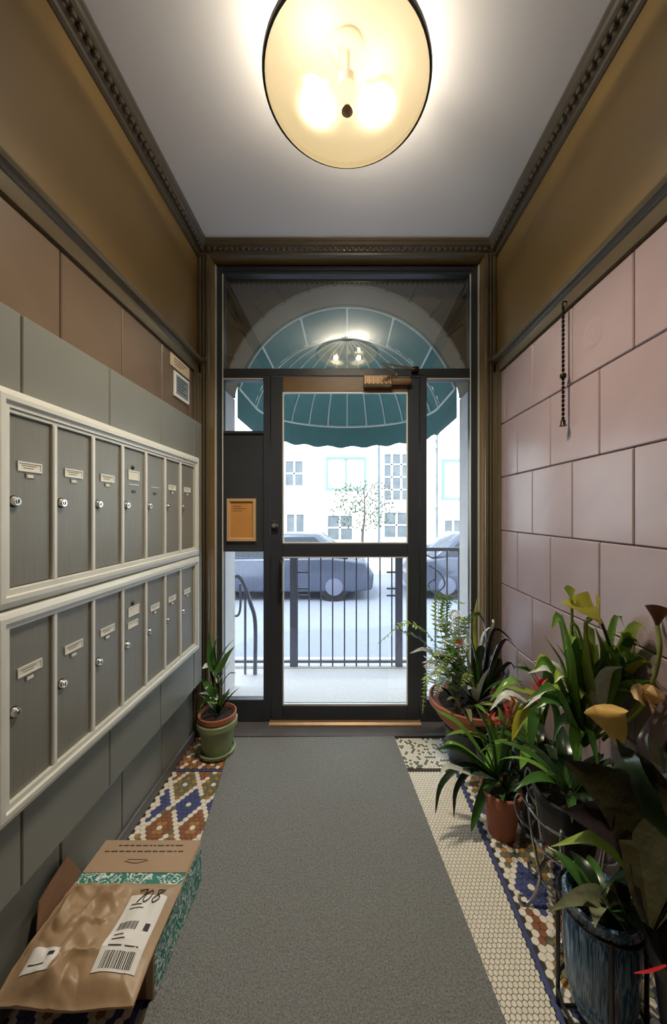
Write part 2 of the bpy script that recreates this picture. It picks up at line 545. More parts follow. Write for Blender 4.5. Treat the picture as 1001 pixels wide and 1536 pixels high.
for s in (-1, 1):
    row = 0
    y = 0.55
    while y < 2.105:
        if not 1.825 < y < 1.852:
            c = 0
            x = .579 + (P / 2 if row % 2 else 0)
            while x < .882:
                q = c - (row // 2); rr = row
                col = pat(q, rr, x, y) if y < 1.83 else chev(q, rr, x, y)
                X = s * x
                if not (X < 0 and y < .5):
                    vis = (s > 0 and x < .76 and .92 < y < 1.5) or (s < 0 and 1.27 < y < 1.84 and x > .60)
                    cand.append((not vis, y, X, col))
                c += 1; x += P
        row += 1; y += P * .8660254
cand.sort()
tm = {}
for k in keys:
    t = MB(); tile_shape(t, 0, 0, P); tm[k] = t.mesh('mosaic_tile', TILE[k])
for i, (_, y, X, col) in enumerate(cand):
    if i < 300:
        inst('mosaic_tile', tm[col], (X, y, 0), floor)
    else:
        rest.cur = keys.index(col); tile_shape(rest, X, y, P)
p2 = 0.0150
y, row = 0.55, 0
while y < 2.105:
    x = -.542 + (p2 / 2 if row % 2 else 0)
    while x < .546:
        edge = .277 + (2.109 - y) * .111
        if x > edge - .03:
            if y > 1.83:
                rest.cur = keys.index(random.choice('wwwg'))
            else:
                rest.cur = keys.index('w')
            if not 1.826 < y < 1.85: tile_shape(rest, x, y, p2, k=.90)
        x += p2
    row += 1; y += p2 * .8660254
t = rest.build('mosaic_tiles', [TILE[k] for k in keys], floor); t['kind'] = 'stuff'
for s in (-1, 1):
    MB().box(s * .556 - .008, s * .556 + .008, .5, 2.105, 0, .003).build('blue_line', TILE['b'], floor)
    x0, x1 = sorted((s * .567, s * .885))
    MB().box(x0, x1, 1.829, 1.847, 0, .003).build('blue_line', TILE['b'], floor)
struct(MB().box(-OW - .06, OW + .06, 2.112, 2.36, 0, .012).build('trim_%d' % n, M['stone'], bevel=.003)); n += 1

# carpet runner
cv = [(-.668, 2.10), (.277, 2.112), (.545, -.30), (-.365, -.42)]
cp = MB()
cp.prism(cv, 'z', .0035, .011)
carpet = tag(cp.build('carpet_runner', M['carpet'], bevel=.003), 'long grey carpet runner on the mosaic floor leading to the door', 'carpet')

# ------------------------------------------------------------------ door, sidelights and transom
FB = FY + .05
fr = MB()
fr.box(-.82, -.777, FY, FB, .012, 2.865).box(.770, .82, FY, FB, .012, 2.865)
fr.box(-.777, .770, FY, FB, 2.812, 2.865)
fr.box(-.777, .770, FY, FB, 2.176, 2.222)
fr.box(-.524, -.482, FY, FB, .012, 2.176).box(.456, .498, FY, FB, .012, 2.176)
fr.box(-.777, -.524, FY, FB, .012, .150).box(.498, .770, FY, FB, .012, .150)
fr.box(-.777, -.524, FY, FB, 1.076, 1.094)
fr.box(-.777, -.524, FY, FB, 1.814, 1.832)
fr.box(-.777, -.524, FY, FB, 2.150, 2.176).box(.498, .770, FY, FB, 2.150, 2.176)
dframe = struct(fr.build('trim_%d' % n, M['frame'], bevel=.002)); n += 1
# pale strips added along the jambs to stand for bright reflected lines
for x0, x1 in ((-.822, -.815), (.815, .822)):
    MB().box(x0, x1, FY - .020, FY + .001, .012, 2.86).build('jamb_glint_strip', M['alu'], dframe)
for x0, x1 in ((-.780, -.774), (.767, .773)):
    MB().box(x0, x1, FY - .006, FY + .001, .15, 2.81).build('jamb_glint_strip', M['alu'], dframe)
for z in (2.828,):
    MB().box(-.775, .768, FY - .010, FY + .001, z, z + .010).build('head_stop', M['frame'], dframe)
for x0, x1 in ((-.775, -.526), (.500, .768)):
    MB().box(x0, x1, FY - .004, FY + .001, 2.152, 2.160).build('head_stop', M['alu'], dframe)
def pane(name, x0, x1, z0, z1, y=FY + .022):
    return MB().box(x0, x1, y, y + .006, z0, z1)
w1 = struct(pane('window_1', -.777, .770, 2.222, 2.812).build('window_1', M['transom']))
w2 = struct(pane('window_2', -.777, -.524, 1.832, 2.150).build('window_2', M['glass']))
pane('x', -.777, -.524, .150, 1.076).build('lower_pane', M['glass'], w2)
MB().box(-.777, -.524, FY + .012, FY + .034, 1.094, 1.814).build('solid_panel', M['frame'], w2)
w3 = struct(pane('window_3', .498, .770, .150, 2.150).build('window_3', M['glass']))
# door leaf
door = bpy.data.objects.new('door_1', None); door.location = (0, FY, 0); COL.objects.link(door); struct(door)
DY0, DY1 = FY - .004, FY + .040
for x0, x1 in ((-.479, -.404), (.379, .453)):
    MB().box(x0, x1, DY0, DY1, .026, 2.170).build('stile', M['frame'], door, bevel=.004)
MB().box(-.404, .379, DY0, DY1, 2.074, 2.170).build('top_rail', M['litrail'], door, bevel=.004)
MB().box(-.404, .379, DY0, DY1, 1.045, 1.128).build('lock_rail', M['frame'], door, bevel=.004)
MB().box(-.404, .379, DY0, DY1, .026, .118).build('bottom_rail', M['frame'], door, bevel=.004)
for z0, z1 in ((1.128, 2.074), (.118, 1.045)):
    MB().box(-.404, .379, FY + .016, FY + .022, z0, z1).build('glass_pane', M['glass'], door)
    MB().ring_frame((-.404, .379, z0, z1), [(0, -.002), (.007, -.002), (.007, .012), (0, .012)], lambda u, v, h: (u, FY + h, v)).build('glazing_bead', M['alu'], door)
# lock with thumb turn, pull handle, closer
lk = MB().box(-.472, -.428, DY0 - .012, DY0, 1.205, 1.275).build('door_lock', M['frame'], door, bevel=.004)
MB().lathe([(0, 0), (.013, 0), (.013, -.014), (.009, -.018), (0, -.018)], (-.452, DY0 - .012, 1.240), 20, 'y').build('lock_cylinder', M['chrome'], lk, smooth=True)
MB().box(-.446, -.424, DY0 - .034, DY0 - .026, 1.235, 1.247).box(-.446, -.440, DY0 - .03, DY0 - .01, 1.236, 1.246).build('thumb_turn', M['chrome'], lk, bevel=.002)
ph = MB().tube(curve([(-.405, DY0, 1.03), (-.405, DY0 - .045, 1.02), (-.405, DY0 - .05, .94), (-.405, DY0 - .045, .85), (-.405, DY0, .84)], 16), .009, 10).build('pull_handle', M['black'], door, smooth=True)
cl = MB().box(.100, .275, DY0 - .055, DY0 - .001, 2.098, 2.160)
cl = cl.build('door_closer', M['brass'], door, bevel=.006)
for i in range(6):
    MB().box(.115 + i * .026, .127 + i * .026, DY0 - .060, DY0 - .052, 2.106, 2.152).build('closer_fin', M['brass'], cl, bevel=.002)
MB().lathe([(0, 0), (.020, 0), (.020, .11), (.014, .118), (0, .118)], (.275, DY0 - .028, 2.130), 18, 'x').build('closer_cylinder', M['brass'], cl, smooth=True)
MB().tube([(.30, DY0 - .03, 2.160), (.30, DY0 - .03, 2.178), (.20, DY0 - .16, 2.185), (.42, DY0 - .03, 2.205)], .007, 8).build('closer_arm', M['chrome'], cl)
MB().box(.40, .44, DY0 - .04, DY0, 2.185, 2.218).build('closer_shoe', M['bronze'], cl, bevel=.003)
# brass threshold
th = MB().prism([(2.205, .012), (2.222, .026), (2.30, .026), (2.32, .012)], 'x', -.482, .456)
th = struct(th.build('trim_%d' % n, M['brass'])); n += 1
MB().box(-.478, .452, 2.196, 2.206, .012, .019).build('threshold_lip', M['brass'], th)
# framed notice on the solid panel
NX0, NX1, NZ0, NZ1 = -.752, -.572, 1.142, 1.408
nt_ = thing('framed_notice', 'small tan notice in a pale frame on the dark panel beside the door', 'notice', (-.662, FY + .012, NZ0))
MB().ring_frame((NX0, NX1, NZ0, NZ1), [(0, 0), (0, -.016), (.016, -.016), (.020, -.006), (.020, 0)], lambda u, v, h: (u, FY + .012 + h, v)).build('frame', M['notice_frame'], nt_)
MB().box(NX0 + .018, NX1 - .018, FY + .007, FY + .011, NZ0 + .018, NZ1 - .018).build('sheet', M['orange'], nt_)
for i, wd in enumerate((.05, .085, .06)):
    MB().box(NX0 + .035, NX0 + .035 + wd, FY + .0064, FY + .0071, NZ1 - .05 - i * .014, NZ1 - .047 - i * .014).build('text_line', M['ink'], nt_)

# ------------------------------------------------------------------ mailboxes
MX = PX + .035
def mailbox(tier, z0, z1, dz0, dz1, label, group='mailbox banks'):
    ya, yb = .825, 1.984
    root = thing('mailbox_bank', label, 'mailbox', (PX, (ya + yb) / 2, z0), group)
    pl = lambda u, v, h: (PX + h, u, v)
    m = MB().ring_frame((ya, yb, z0, z1), [(0, 0), (0, .022), (.006, .031), (.018, .035), (.030, .035), (.033, .028), (.046, .028), (.046, 0)], pl)
    m.build('frame', M['alu'], root)
    MB().box(PX, PX + .008, ya + .04, yb - .04, z0 + .03, z1 - .03).build('back', M['groove'], root)
    D = [.8705, 1.0118, 1.165, 1.3175, 1.471, 1.625, 1.776, 1.938]
    # head and sill strips that bring the doors to their height
    if z1 - .046 > dz1: MB().box(PX, PX + .024, ya + .046, yb - .046, dz1, z1 - .046).build('head_strip', M['alu'], root, bevel=.002)
    if dz0 > z0 + .046: MB().box(PX, PX + .024, ya + .046, yb - .046, z0 + .046, dz0).build('sill_strip', M['alu'], root, bevel=.002)
    for i in range(1, 7):
        MB().box(PX, PX + .026, D[i] - .008, D[i] + .008, dz0 - .001, dz1 + .001).build('divider', M['alu'], root, bevel=.003)
    for i in range(7):
        a = D[i] + (.0095 if i else .003); b = D[i + 1] - (.0095 if i < 6 else .003)
        d = MB().box(PX + .006, PX + .017, a, b, dz0 + .002, dz1 - .002).build('mailbox_door', M['mbdoor'], root, bevel=.002)
        fx = PX + .017
        c = (a + b) / 2
        top = dz1
        lz = top - .216
        MB().lathe([(0, .013), (.005, .013), (.0052, .011), (.010, .011), (.0125, .007), (.0125, 0), (.015, 0)], (fx, a + .020, lz), 20, 'x').build('lock', M['chrome'], d, smooth=True)
        MB().box(fx + .013, fx + .0137, a + .0185, a + .0215, lz - .005, lz + .005).build('keyhole', M['black'], d)
        pz = top - .126
        def plate(y, z, wd, h, name='name_plate', mt='plate'):
            MB().ring_frame((y - wd / 2 - .003, y + wd / 2 + .003, z - h / 2 - .003, z + h / 2 + .003), [(0, 0), (0, .003), (.004, .003), (.004, 0)], lambda u, v, h_: (fx + h_, u, v)).build('plate_holder', M['alu'], d)
            MB().box(fx, fx + .0015, y - wd / 2, y + wd / 2, z - h / 2, z + h / 2).build(name, M[mt], d)
        if i == 3:
            MB().lathe([(0, .006), (.005, .006), (.008, .003), (.009, 0)], (fx, c - .006, top - .07), 16, 'x').build('trade_lock', M['black'], d, smooth=True)
            plate(c, top - .100, .066, .030)
            if tier == 0:
                MB().box(fx, fx + .002, c - .033, c + .033, top - .137, top - .134).build('slot_lip', M['alu'], d)
                MB().box(fx, fx + .0022, c - .011, c + .011, top - .168, top - .158).build('number_slot', M['black'], d)
            else:
                plate(c - .006, top - .150, .060, .018)
        elif i == 4 and tier == 0:
            MB().box(fx, fx + .002, c - .033, c + .033, top - .137, top - .134).build('slot_lip', M['alu'], d)
            MB().box(fx, fx + .0022, c - .011, c + .011, top - .168, top - .158).build('number_slot', M['black'], d)
        else:
            plate(c, pz, .066, .019)
            MB().box(fx, fx + .002, c - .013, c + .013, pz - .029, pz - .017).build('number_holder', M['mbdoor'], d)
            MB().box(fx + .0018, fx + .0027, c - .009, c + .009, pz - .0275, pz - .0195).build('number_tag', M['plate'], d)
            for k in range(2):
                MB().box(fx + .0014, fx + .0019, c - .024 + k * .005, c + .02 - k * .009, pz + .002 - k * .006, pz + .0034 - k * .006).build('name_line', M['ink'], d)
    return root
mailbox(0, 1.086, 1.622, 1.134, 1.564, 'upper bank of seven grey mailboxes in a pale metal frame')
mailbox(1, .568, 1.084, .612, 1.041, 'lower bank of seven grey mailboxes, just under the other bank')

# ------------------------------------------------------------------ signs on left wall, chain on right wall
sg = thing('notice_card', 'cream card fixed to the left wall directly below the rail', 'sign', (-HW, 1.93, 2.07))
MB().box(-HW, -HW + .006, 1.825, 2.04, 2.072, 2.137).build('card', M['cream'], sg, bevel=.001)
for k in range(3):
    MB().box(-HW + .006, -HW + .0065, 1.86, 2.0 - k * .03, 2.117 - k * .014, 2.121 - k * .014).build('text_line', M['ink'], sg)
sg = thing('wall_sign', 'small blue grey sign with a white border on the left wall under the cream card', 'sign', (-HW, 1.94, 1.945))
MB().box(-HW, -HW + .010, 1.858, 2.03, 1.925, 2.056).build('border', M['white'], sg, bevel=.002)
MB().box(-HW + .010, -HW + .0115, 1.875, 2.013, 1.942, 2.040).build('face', M['signgrey'], sg)
for k in range(5):
    MB().box(-HW + .0115, -HW + .012, 1.885, 1.99 - (k % 2) * .03, 2.024 - k * .016, 2.029 - k * .016).build('text_line', M['ink'], sg)
ch = thing('hanging_chain', 'dark bead chain hanging from a hook on the right wall rail', 'chain', (.872, 1.453, 1.68))
MB().tube(curve([(.89, 1.453, 2.17), (.872, 1.453, 2.172), (.870, 1.453, 2.155), (.876, 1.453, 2.150)], 10), .003, 8).build('hook', M['bronze'], ch, smooth=True)
lk_me = MB().lathe([(0, .009), (.0055, .006), (.0062, 0), (.0055, -.006), (0, -.009)], (0, 0, 0), 8).mesh('chain_link', M['bronze'], smooth=True)
for k in range(26):
    inst('chain_link', lk_me, (.872, 1.453, 2.145 - k * .0178), ch)
MB().lathe([(0, .014), (.011, .008), (.013, 0), (.011, -.008), (0, -.014)], (.872, 1.453, 1.872), 12).build('bead', M['bronze'], ch, smooth=True)
MB().lathe([(0, .014), (.008, .01), (.010, -.008), (.014, -.014), (0, -.016)], (.872, 1.453, 1.684), 12).build('end_bell', M['bronze'], ch, smooth=True)

# ------------------------------------------------------------------ ceiling lamp
LY, LR, LZ = 1.235, .278, 2.780
lamp = thing('ceiling_lamp', 'round frosted glass bowl ceiling lamp with a thin dark rim, lit', 'lamp', (0, LY, CEIL))
MB().lathe([(0, 0), (.06, 0), (.06, -.008), (.05, -.016), (0, -.016)], (0, LY, CEIL), 40).build('ceiling_pan', M['ceiling'], lamp, smooth=True)
def bowl_mat():
    m = bpy.data.materials.new('frosted_warm_glass')
    m.use_nodes = True
    nt = m.node_tree
    b = nt.nodes['Principled BSDF']
    c = (1.0, .86, .56)
    b.inputs['Base Color'].default_value = (.12, .10, .07, 1)
    b.inputs['Roughness'].default_value = .25
    b.inputs['Emission Color'].default_value = (1.0, .74, .36, 1)
    b.inputs['Emission Strength'].default_value = BOWL_E
    tr = nt.nodes.new('ShaderNodeBsdfTranslucent')
    tr.inputs['Color'].default_value = (.006, .005, .0032, 1)
    tp = nt.nodes.new('ShaderNodeBsdfTransparent')
    tp.inputs['Color'].default_value = (1.0, .93, .80, 1)
    ms = nt.nodes.new('ShaderNodeMixShader'); ms.inputs['Fac'].default_value = .5
    nt.links.new(b.outputs['BSDF'], ms.inputs[1]); nt.links.new(tr.outputs['BSDF'], ms.inputs[2])
    m2 = nt.nodes.new('ShaderNodeMixShader'); m2.inputs['Fac'].default_value = .10
    nt.links.new(ms.outputs['Shader'], m2.inputs[1]); nt.links.new(tp.outputs['BSDF'], m2.inputs[2])
    nt.links.new(m2.outputs['Shader'], nt.nodes['Material Output'].inputs['Surface'])
    return m
bp = []
DEP = .082
for k in range(15):
    t = k / 14
    bp.append((LR * math.sin(t * PI / 2), -DEP * math.cos(t * PI / 2) ** 1.0))
MB().lathe(bp, (0, LY, LZ), 56).build('glass_bowl', bowl_mat(), lamp, smooth=True)
MB().lathe([(LR - .002, -.010), (LR + .006, -.010), (LR + .008, 0), (LR + .006, .010), (LR - .002, .010), (LR - .002, -.010)], (0, LY, LZ), 64).build('rim_band', M['bronze'], lamp, smooth=True)
MB().lathe([(0, -.010), (.008, -.009), (.014, -.005), (.020, -.002), (.021, .002), (0, .003)], (0, LY, LZ - DEP), 20).build('finial', M['finial'], lamp, smooth=True)
MB().lathe([(0, .022), (.03, .022), (.03, -.010), (0, -.010)], (0, LY, LZ + .006), 20).tube([(0, LY, LZ + .02), (0, LY, CEIL - .01)], .012, 12).build('socket_stem', M['ceiling'], lamp, smooth=True)
bulb_m = emit_mat('bulb_glow', (1.0, .88, .62), 4.0)
for s in (-1, 1):
    MB().lathe([(0, s * .055), (.016, s * .048), (.024, s * .026), (.022, s * .005), (.012, -s * .016), (.012, -s * .040), (0, -s * .040)], (s * .105, LY, LZ + .010), 18, 'x').build('bulb', bulb_m, lamp, smooth=True)
    ld = bpy.data.lights.new('bulb_light', 'POINT')
    ld.energy = LAMP_W; ld.color = (1.0, .90, .74); ld.shadow_soft_size = .012
    lo = bpy.data.objects.new('bulb_light', ld); lo.location = (s * .105, s * .055, LZ + .020 - CEIL)
    lo.parent = lamp; COL.objects.link(lo)
    sd = bpy.data.lights.new('bulb_beam', 'SPOT')
    sd.energy = SPOT_W; sd.color = (1.0, .94, .87); sd.shadow_soft_size = .02
    sd.spot_size = math.radians(140); sd.spot_blend = 1.0
    so = bpy.data.objects.new('bulb_beam', sd); so.location = (s * .105, 0, LZ - .034 - CEIL)
    so.parent = lamp; COL.objects.link(so)

# ------------------------------------------------------------------ parcels
bx0, bx1, by0, by1, bz = -.862, -.520, .966, 1.284, .150
box = thing('cardboard_box', 'brown cardboard box with teal printed sides on the floor by the left wall', 'box', ((bx0 + bx1) / 2, (by0 + by1) / 2, .011))
zb = .0115
MB().box(bx0, bx1, by0, by1, zb, bz).build('body', M['kraft'], box, bevel=.002)
MB().box(bx1, bx1 + .0012, by0 + .006, by1 - .002, zb + .002, bz - .012).build('printed_side', M['print'], box)
MB().box(bx0 + .004, bx1 - .002, by0 + .01, 1.168, bz, bz + .0012).build('printed_tape', M['print'], box)
MB().box(bx0 + .003, bx1 - .003, 1.168, by1 - .001, bz, bz + .003).build('top_flap', M['kraft'], box)
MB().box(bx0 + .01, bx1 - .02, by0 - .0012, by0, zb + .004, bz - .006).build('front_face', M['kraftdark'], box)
# upright side flap against wall
fl_ = [(bx0, 1.00, .150), (bx0, 1.17, .150), (-.882, 1.135, .240), (-.882, 1.03, .205)]
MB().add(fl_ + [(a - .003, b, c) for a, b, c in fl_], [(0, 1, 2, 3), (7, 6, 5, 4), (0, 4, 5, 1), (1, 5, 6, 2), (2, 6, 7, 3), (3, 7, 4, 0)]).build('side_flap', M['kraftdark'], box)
random.seed(3)
for yy, x0, x1 in ((1.262, -.800, -.575), (1.240, -.835, -.565)):
    x = x0
    t = MB()
    while x < x1:
        L = random.uniform(.008, .026)
        t.box(x, min(x + L, x1), yy - .0022, yy + .0022, bz + .003, bz + .0034)
        x += L + .005
    t.build('text_line', M['ink'], box)
MB().tube(curve([(-.745, 1.205, bz + .0033), (-.705, 1.198, bz + .0033), (-.668, 1.208, bz + .0033)], 8), .0012, 4).box(-.74, -.675, 1.210, 1.2125, bz + .003, bz + .0034).build('arrow_mark', M['ink'], box)
# paper mailer on the box
def bag_z(x, y):
    u = (x + .858) / .343; v = (y - .862) / .268
    e = max(0.0, min(1.0, min(u, 1 - u, v, 1 - v) * 7))
    e = e * e * (3 - 2 * e)
    sag = -.022 * max(0, (.975 - y) / .11) ** 1.5
    cr = .009 * noise.noise((x * 15, y * 11, 1.3)) + .012 * abs(noise.noise((x * 20 + y * 16, y * 15 - x * 8, 4.0))) * min(1, max(.25, (-.62 - x) / .05))
    cr += .010 * (1 - abs(noise.noise((x * 9 - y * 5, y * 12 + x * 6, 7.7))) * 5) * (1 if abs(noise.noise((x * 9 - y * 5, y * 12 + x * 6, 7.7))) < .2 else 0) * min(1, max(.12, (-.64 - x) / .05))
    rid = .008 * math.exp(-((x + .72 - (y - 1.0) * .5) / .02) ** 2) * e
    return .1545 + sag + .016 * e + (cr + .002) * (0.35 + e) + rid
bag = thing('paper_mailer', 'crumpled brown paper mailing bag with white labels on top of the cardboard box', 'parcel', (-.69, .995, .155))
NXX, NYY = 96, 76
vs, fs = [], []
for j in range(NYY + 1):
    for i in range(NXX + 1):
        x = -.858 + .343 * i / NXX; y = .862 + .268 * j / NYY
        y2 = y + .004 * math.sin(x * 21) * (1 - j / NYY)
        vs.append((x, y2, bag_z(x, y)))
NV = len(vs)
for j in range(NYY + 1):
    for i in range(NXX + 1):
        x, y, z = vs[j * (NXX + 1) + i]
        edge = i in (0, NXX) or j in (0, NYY)
        y0_ = .862 + .268 * j / NYY
        base = (.1535 if y0_ > .966 else .1535 - .022 * max(0, (.975 - y0_) / .11) ** 1.5 - .004)
        vs.append((x, y, min(z - .0015, base)))
W_ = NXX + 1
for j in range(NYY):
    for i in range(NXX):
        a = j * W_ + i
        fs.append((a, a + 1, a + 1 + W_, a + W_))
        fs.append((NV + a, NV + a + W_, NV + a + W_ + 1, NV + a + 1))
for i in range(NXX):
    fs.append((i, NV + i, NV + i + 1, i + 1)); b0 = NYY * W_ + i; fs.append((b0, b0 + 1, NV + b0 + 1, NV + b0))
for j in range(NYY):
    a = j * W_; fs.append((a, a + W_, NV + a + W_, NV + a)); a = j * W_ + NXX; fs.append((a, NV + a, NV + a + W_, a + W_))
MB().add(vs, fs).build('bag', M['paper'], bag, smooth=True)
def on_bag(name, rects, mt, lift, nx=10, ny=12):
    m = MB()
    for (x0, x1, y0, y1) in rects:
        vs = [(x0 + (x1 - x0) * i / nx, y0 + (y1 - y0) * j / ny + .004 * math.sin((x0 + (x1 - x0) * i / nx) * 21) * (1 - ((y0 + (y1 - y0) * j / ny) - .862) / .268), bag_z(x0 + (x1 - x0) * i / nx, y0 + (y1 - y0) * j / ny) + lift) for j in range(ny + 1) for i in range(nx + 1)]
        fs = [(j * (nx + 1) + i, j * (nx + 1) + i + 1, (j + 1) * (nx + 1) + i + 1, (j + 1) * (nx + 1) + i) for j in range(ny) for i in range(nx)]
        m.add(vs, fs)
    return m.build(name, M[mt], bag)
on_bag('shipping_label', [(-.645, -.538, .905, 1.078)], 'white', .0022)
on_bag('small_label', [(-.822, -.748, .896, .942)], 'white', .0022)
random.seed(11)
bars = []
x = -.630
while x < -.552:
    wd = random.choice((.0012, .002, .003)); bars.append((x, x + wd, .910, .940)); x += wd + random.choice((.0014, .002, .0028))
x = -.632
while x < -.580:
    wd = random.choice((.0012, .002, .003)); bars.append((x, x + wd, .985, 1.005)); x += wd + random.choice((.0014, .002))
on_bag('barcode', bars, 'ink', .0030, 1, 3)['kind'] = 'stuff'
on_bag('label_text', [(-.630, -.600, 1.050, 1.053), (-.630, -.590, 1.040, 1.043), (-.63, -.605, .972, .975), (-.63, -.596, .962, .965), (-.63, -.553, .948, .951), (-.562, -.548, .985, 1.003), (-.775, -.757, .925, .933), (-.81, -.77, .908, .911)], 'ink', .0030, 3, 3)
def pen(pts, name):
    c = curve([(x, y, bag_z(x, y) + .004) for x, y in pts], 18)
    MB().tube(c, .0014, 5).build(name, M['black'], bag)
pen([(-.624, 1.086), (-.602, 1.090), (-.606, 1.075), (-.617, 1.055)], 'handwritten_7')
pen([(-.590, 1.090), (-.602, 1.072), (-.598, 1.056), (-.586, 1.066), (-.583, 1.084), (-.590, 1.090)], 'handwritten_0')
pen([(-.556, 1.092), (-.570, 1.090), (-.564, 1.077), (-.556, 1.066), (-.570, 1.056), (-.576, 1.066), (-.560, 1.080), (-.550, 1.094)], 'handwritten_8')

# ------------------------------------------------------------------ plants
def leaf(parent, pts, wd, mt, shape='strap', roll=0.0, fold=.25, name='leaf', n=12, wave=0.0):
    """blade along a path of world points; wd = full width; roll turns the blade about its length"""
    c = curve(pts, n)
    hd = Vector((c[-1].x - c[0].x, c[-1].y - c[0].y, 0))
    if hd.length < 1e-4: hd = Vector((0.0, -1.0, 0))
    side0 = Vector((hd.y, -hd.x, 0)).normalized()
    vs, fs = [], []
    for k, p in enumerate(c):
        t = k / n
        tg = (c[min(k + 1, n)] - c[max(k - 1, 0)]).normalized()
        sd = side0 - tg * side0.dot(tg)
        sd = sd.normalized() if sd.length > 1e-4 else tg.orthogonal().normalized()
        nm = sd.cross(tg).normalized()
        if roll:
            sd, nm = sd * math.cos(roll) + nm * math.sin(roll), nm * math.cos(roll) - sd * math.sin(roll)
        if shape == 'strap':
            hw = min(1, .55 + t * 1.2) * (1 - t ** 3.5) ** .8
        elif shape == 'ovate':
            hw = math.sin(PI * min(1, t ** .8 * .96 + .04)) ** .8 if t < 1 else 0
        elif shape == 'spade':
            hw = min(1, .35 + t * 5) * (1 - t) ** .75
        else:  # lance
            hw = math.sin(PI * (t ** .65 * .95 + .05)) if t < 1 else 0
        hw = max(hw, .02) * wd / 2
        wv = wave * math.sin(k * 2.1)
        for (a, b) in ((-1, fold), (-.5, fold * .38), (0, 0), (.5, fold * .38), (1, fold)):
            vs.append(p + sd * (a * hw) + nm * (hw * (b + (wv if abs(a) == 1 else 0))))
    for k in range(n):
        for j in range(4):
            a = k * 5 + j
            fs.append((a, a + 1, a + 6, a + 5))
    m = MB().add(vs, fs)
    o = m.build(name, M[mt] if isinstance(mt, str) else mt, parent, smooth=True)
    return o

def arc(base, az, elev, L, droop, n=5):
    """path of a drooping leaf"""
    p = Vector(base); out = [p.copy()]
    for k in range(n):
        e = elev - droop * (k + .5) / n
        p = p + Vector((math.cos(az) * math.cos(e), math.sin(az) * math.cos(e), math.sin(e))) * (L / n)
        out.append(p.copy())
    return out

def clampx(pts):
    return [Vector((max(-.86, min(.86, p.x)), min(p.y, 2.20), max(p.z, .02))) for p in pts]

def rosette(parent, base, num, L, elev, droop, wd, mts, shape='strap', az=(0, 2 * PI), rad=.02, fold=.3):
    for k in range(num):
        a = az[0] + (az[1] - az[0]) * (k + random.uniform(.2, .8)) / num
        b = (base[0] + math.cos(a) * rad, base[1] + math.sin(a) * rad, base[2])
        leaf(parent, clampx(arc(b, a, random.uniform(*elev), random.uniform(*L), random.uniform(*droop))), random.uniform(*wd), random.choice(mts), shape, roll=random.uniform(-.3, .3), fold=fold)

def pot(parent, c, r0, r1, h, mt, name='pot', rim=.012, soil=True, soildrop=.02, riml=.03):
    x, y, z = c
    pr = [(0, 0), (r0, 0), (r0 + (r1 - r0) * .9, h - riml), (r1 + rim, h - riml), (r1 + rim, h - .004), (r1 + rim - .004, h), (r1 - .004, h), (r1 - .01, h - .01), (r1 - .012, h - soildrop - .02), (0, h - soildrop - .02)]
    o = MB().lathe(pr, (x, y, z), 36).build(name, M[mt], parent, smooth=True)
    if soil:
        MB().lathe([(0, .008), (r1 * .6, .006), (r1 - .012, 0)], (x, y, z + h - soildrop), 24).build('soil', M['soil'], parent, smooth=True)
    return o

# 1 - sage pot by the door on the left
random.seed(21)
gx, gy = -.712, 1.975
pl1 = thing('potted_plant', 'leafy plant in a sage green pot with terracotta liner left of the door', 'plant', (gx, gy, .0112))
MB().lathe([(0, 0), (.085, 0), (.092, .004), (.096, .020), (.088, .022), (.082, .010), (0, .010)], (gx, gy, .0112), 36).build('saucer', M['greenpot'], pl1, smooth=True)
pot(pl1, (gx, gy, .0212), .074, .098, .172, 'greenpot', riml=.03, rim=.008, soil=False, soildrop=.03)
MB().lathe([(.088, 0), (.092, .035), (.099, .036), (.101, .062), (.094, .064), (.088, .045), (0, .045)], (gx, gy, .165), 36).build('liner_pot', M['terra'], pl1, smooth=True)
MB().lathe([(0, .006), (.05, .005), (.087, 0)], (gx, gy, .213), 24).build('soil', M['soil'], pl1, smooth=True)
for (dx, h) in ((-.008, .30), (.012, .22)):
    MB().tube(curve([(gx + dx, gy, .21), (gx + dx * 1.5, gy - .005, .21 + h * .5), (gx + dx * .8, gy - .01, .21 + h)], 8), .005, 8).build('stem', M['stem'], pl1, smooth=True)
L1 = [([(327, 1010), (316, 990), (313, 945)], .05, 'leafdark'), ([(328, 1000), (338, 975), (352, 958)], .03, 'leafdark'),
      ([(328, 1010), (340, 985), (353, 968)], .034, 'leaf'), ([(328, 1025), (338, 1005), (346, 990)], .03, 'leafdark'),
      ([(330, 1035), (343, 1012), (356, 1010)], .028, 'leafdark'), ([(326, 1025), (314, 1000), (303, 1003)], .05, 'leafsilversheen'),  # silver blades here paint in a white reflection
      ([(324, 1045), (312, 1030), (301, 1015)], .04, 'leafdark'), ([(326, 1050), (318, 1040), (298, 1040)], .032, 'leafsilversheen'),
      ([(325, 1055), (312, 1048), (300, 1062)], .04, 'leaf'), ([(330, 1055), (338, 1045), (345, 1032)], .05, 'leafdark'),
      ([(326, 1000), (322, 970), (330, 950)], .035, 'leafdark'), ([(328, 1040), (322, 1020), (312, 985)], .04, 'leafdeep')]
for pts, wd, mt in L1:
    pp = [at(x, y, gy - .01 + .03 * i * random.uniform(-1, 1)) for i, (x, y) in enumerate(pts)]
    leaf(pl1, clampx(pp), wd, mt, 'lance', roll=random.uniform(.3, .9), fold=.2)
rosette(pl1, (gx, gy, .22), 7, (.10, .18), (.9, 1.4), (.3, 1.2), (.022, .034), ['leafdark', 'leaf', 'leafdeep'], 'lance', rad=.015)

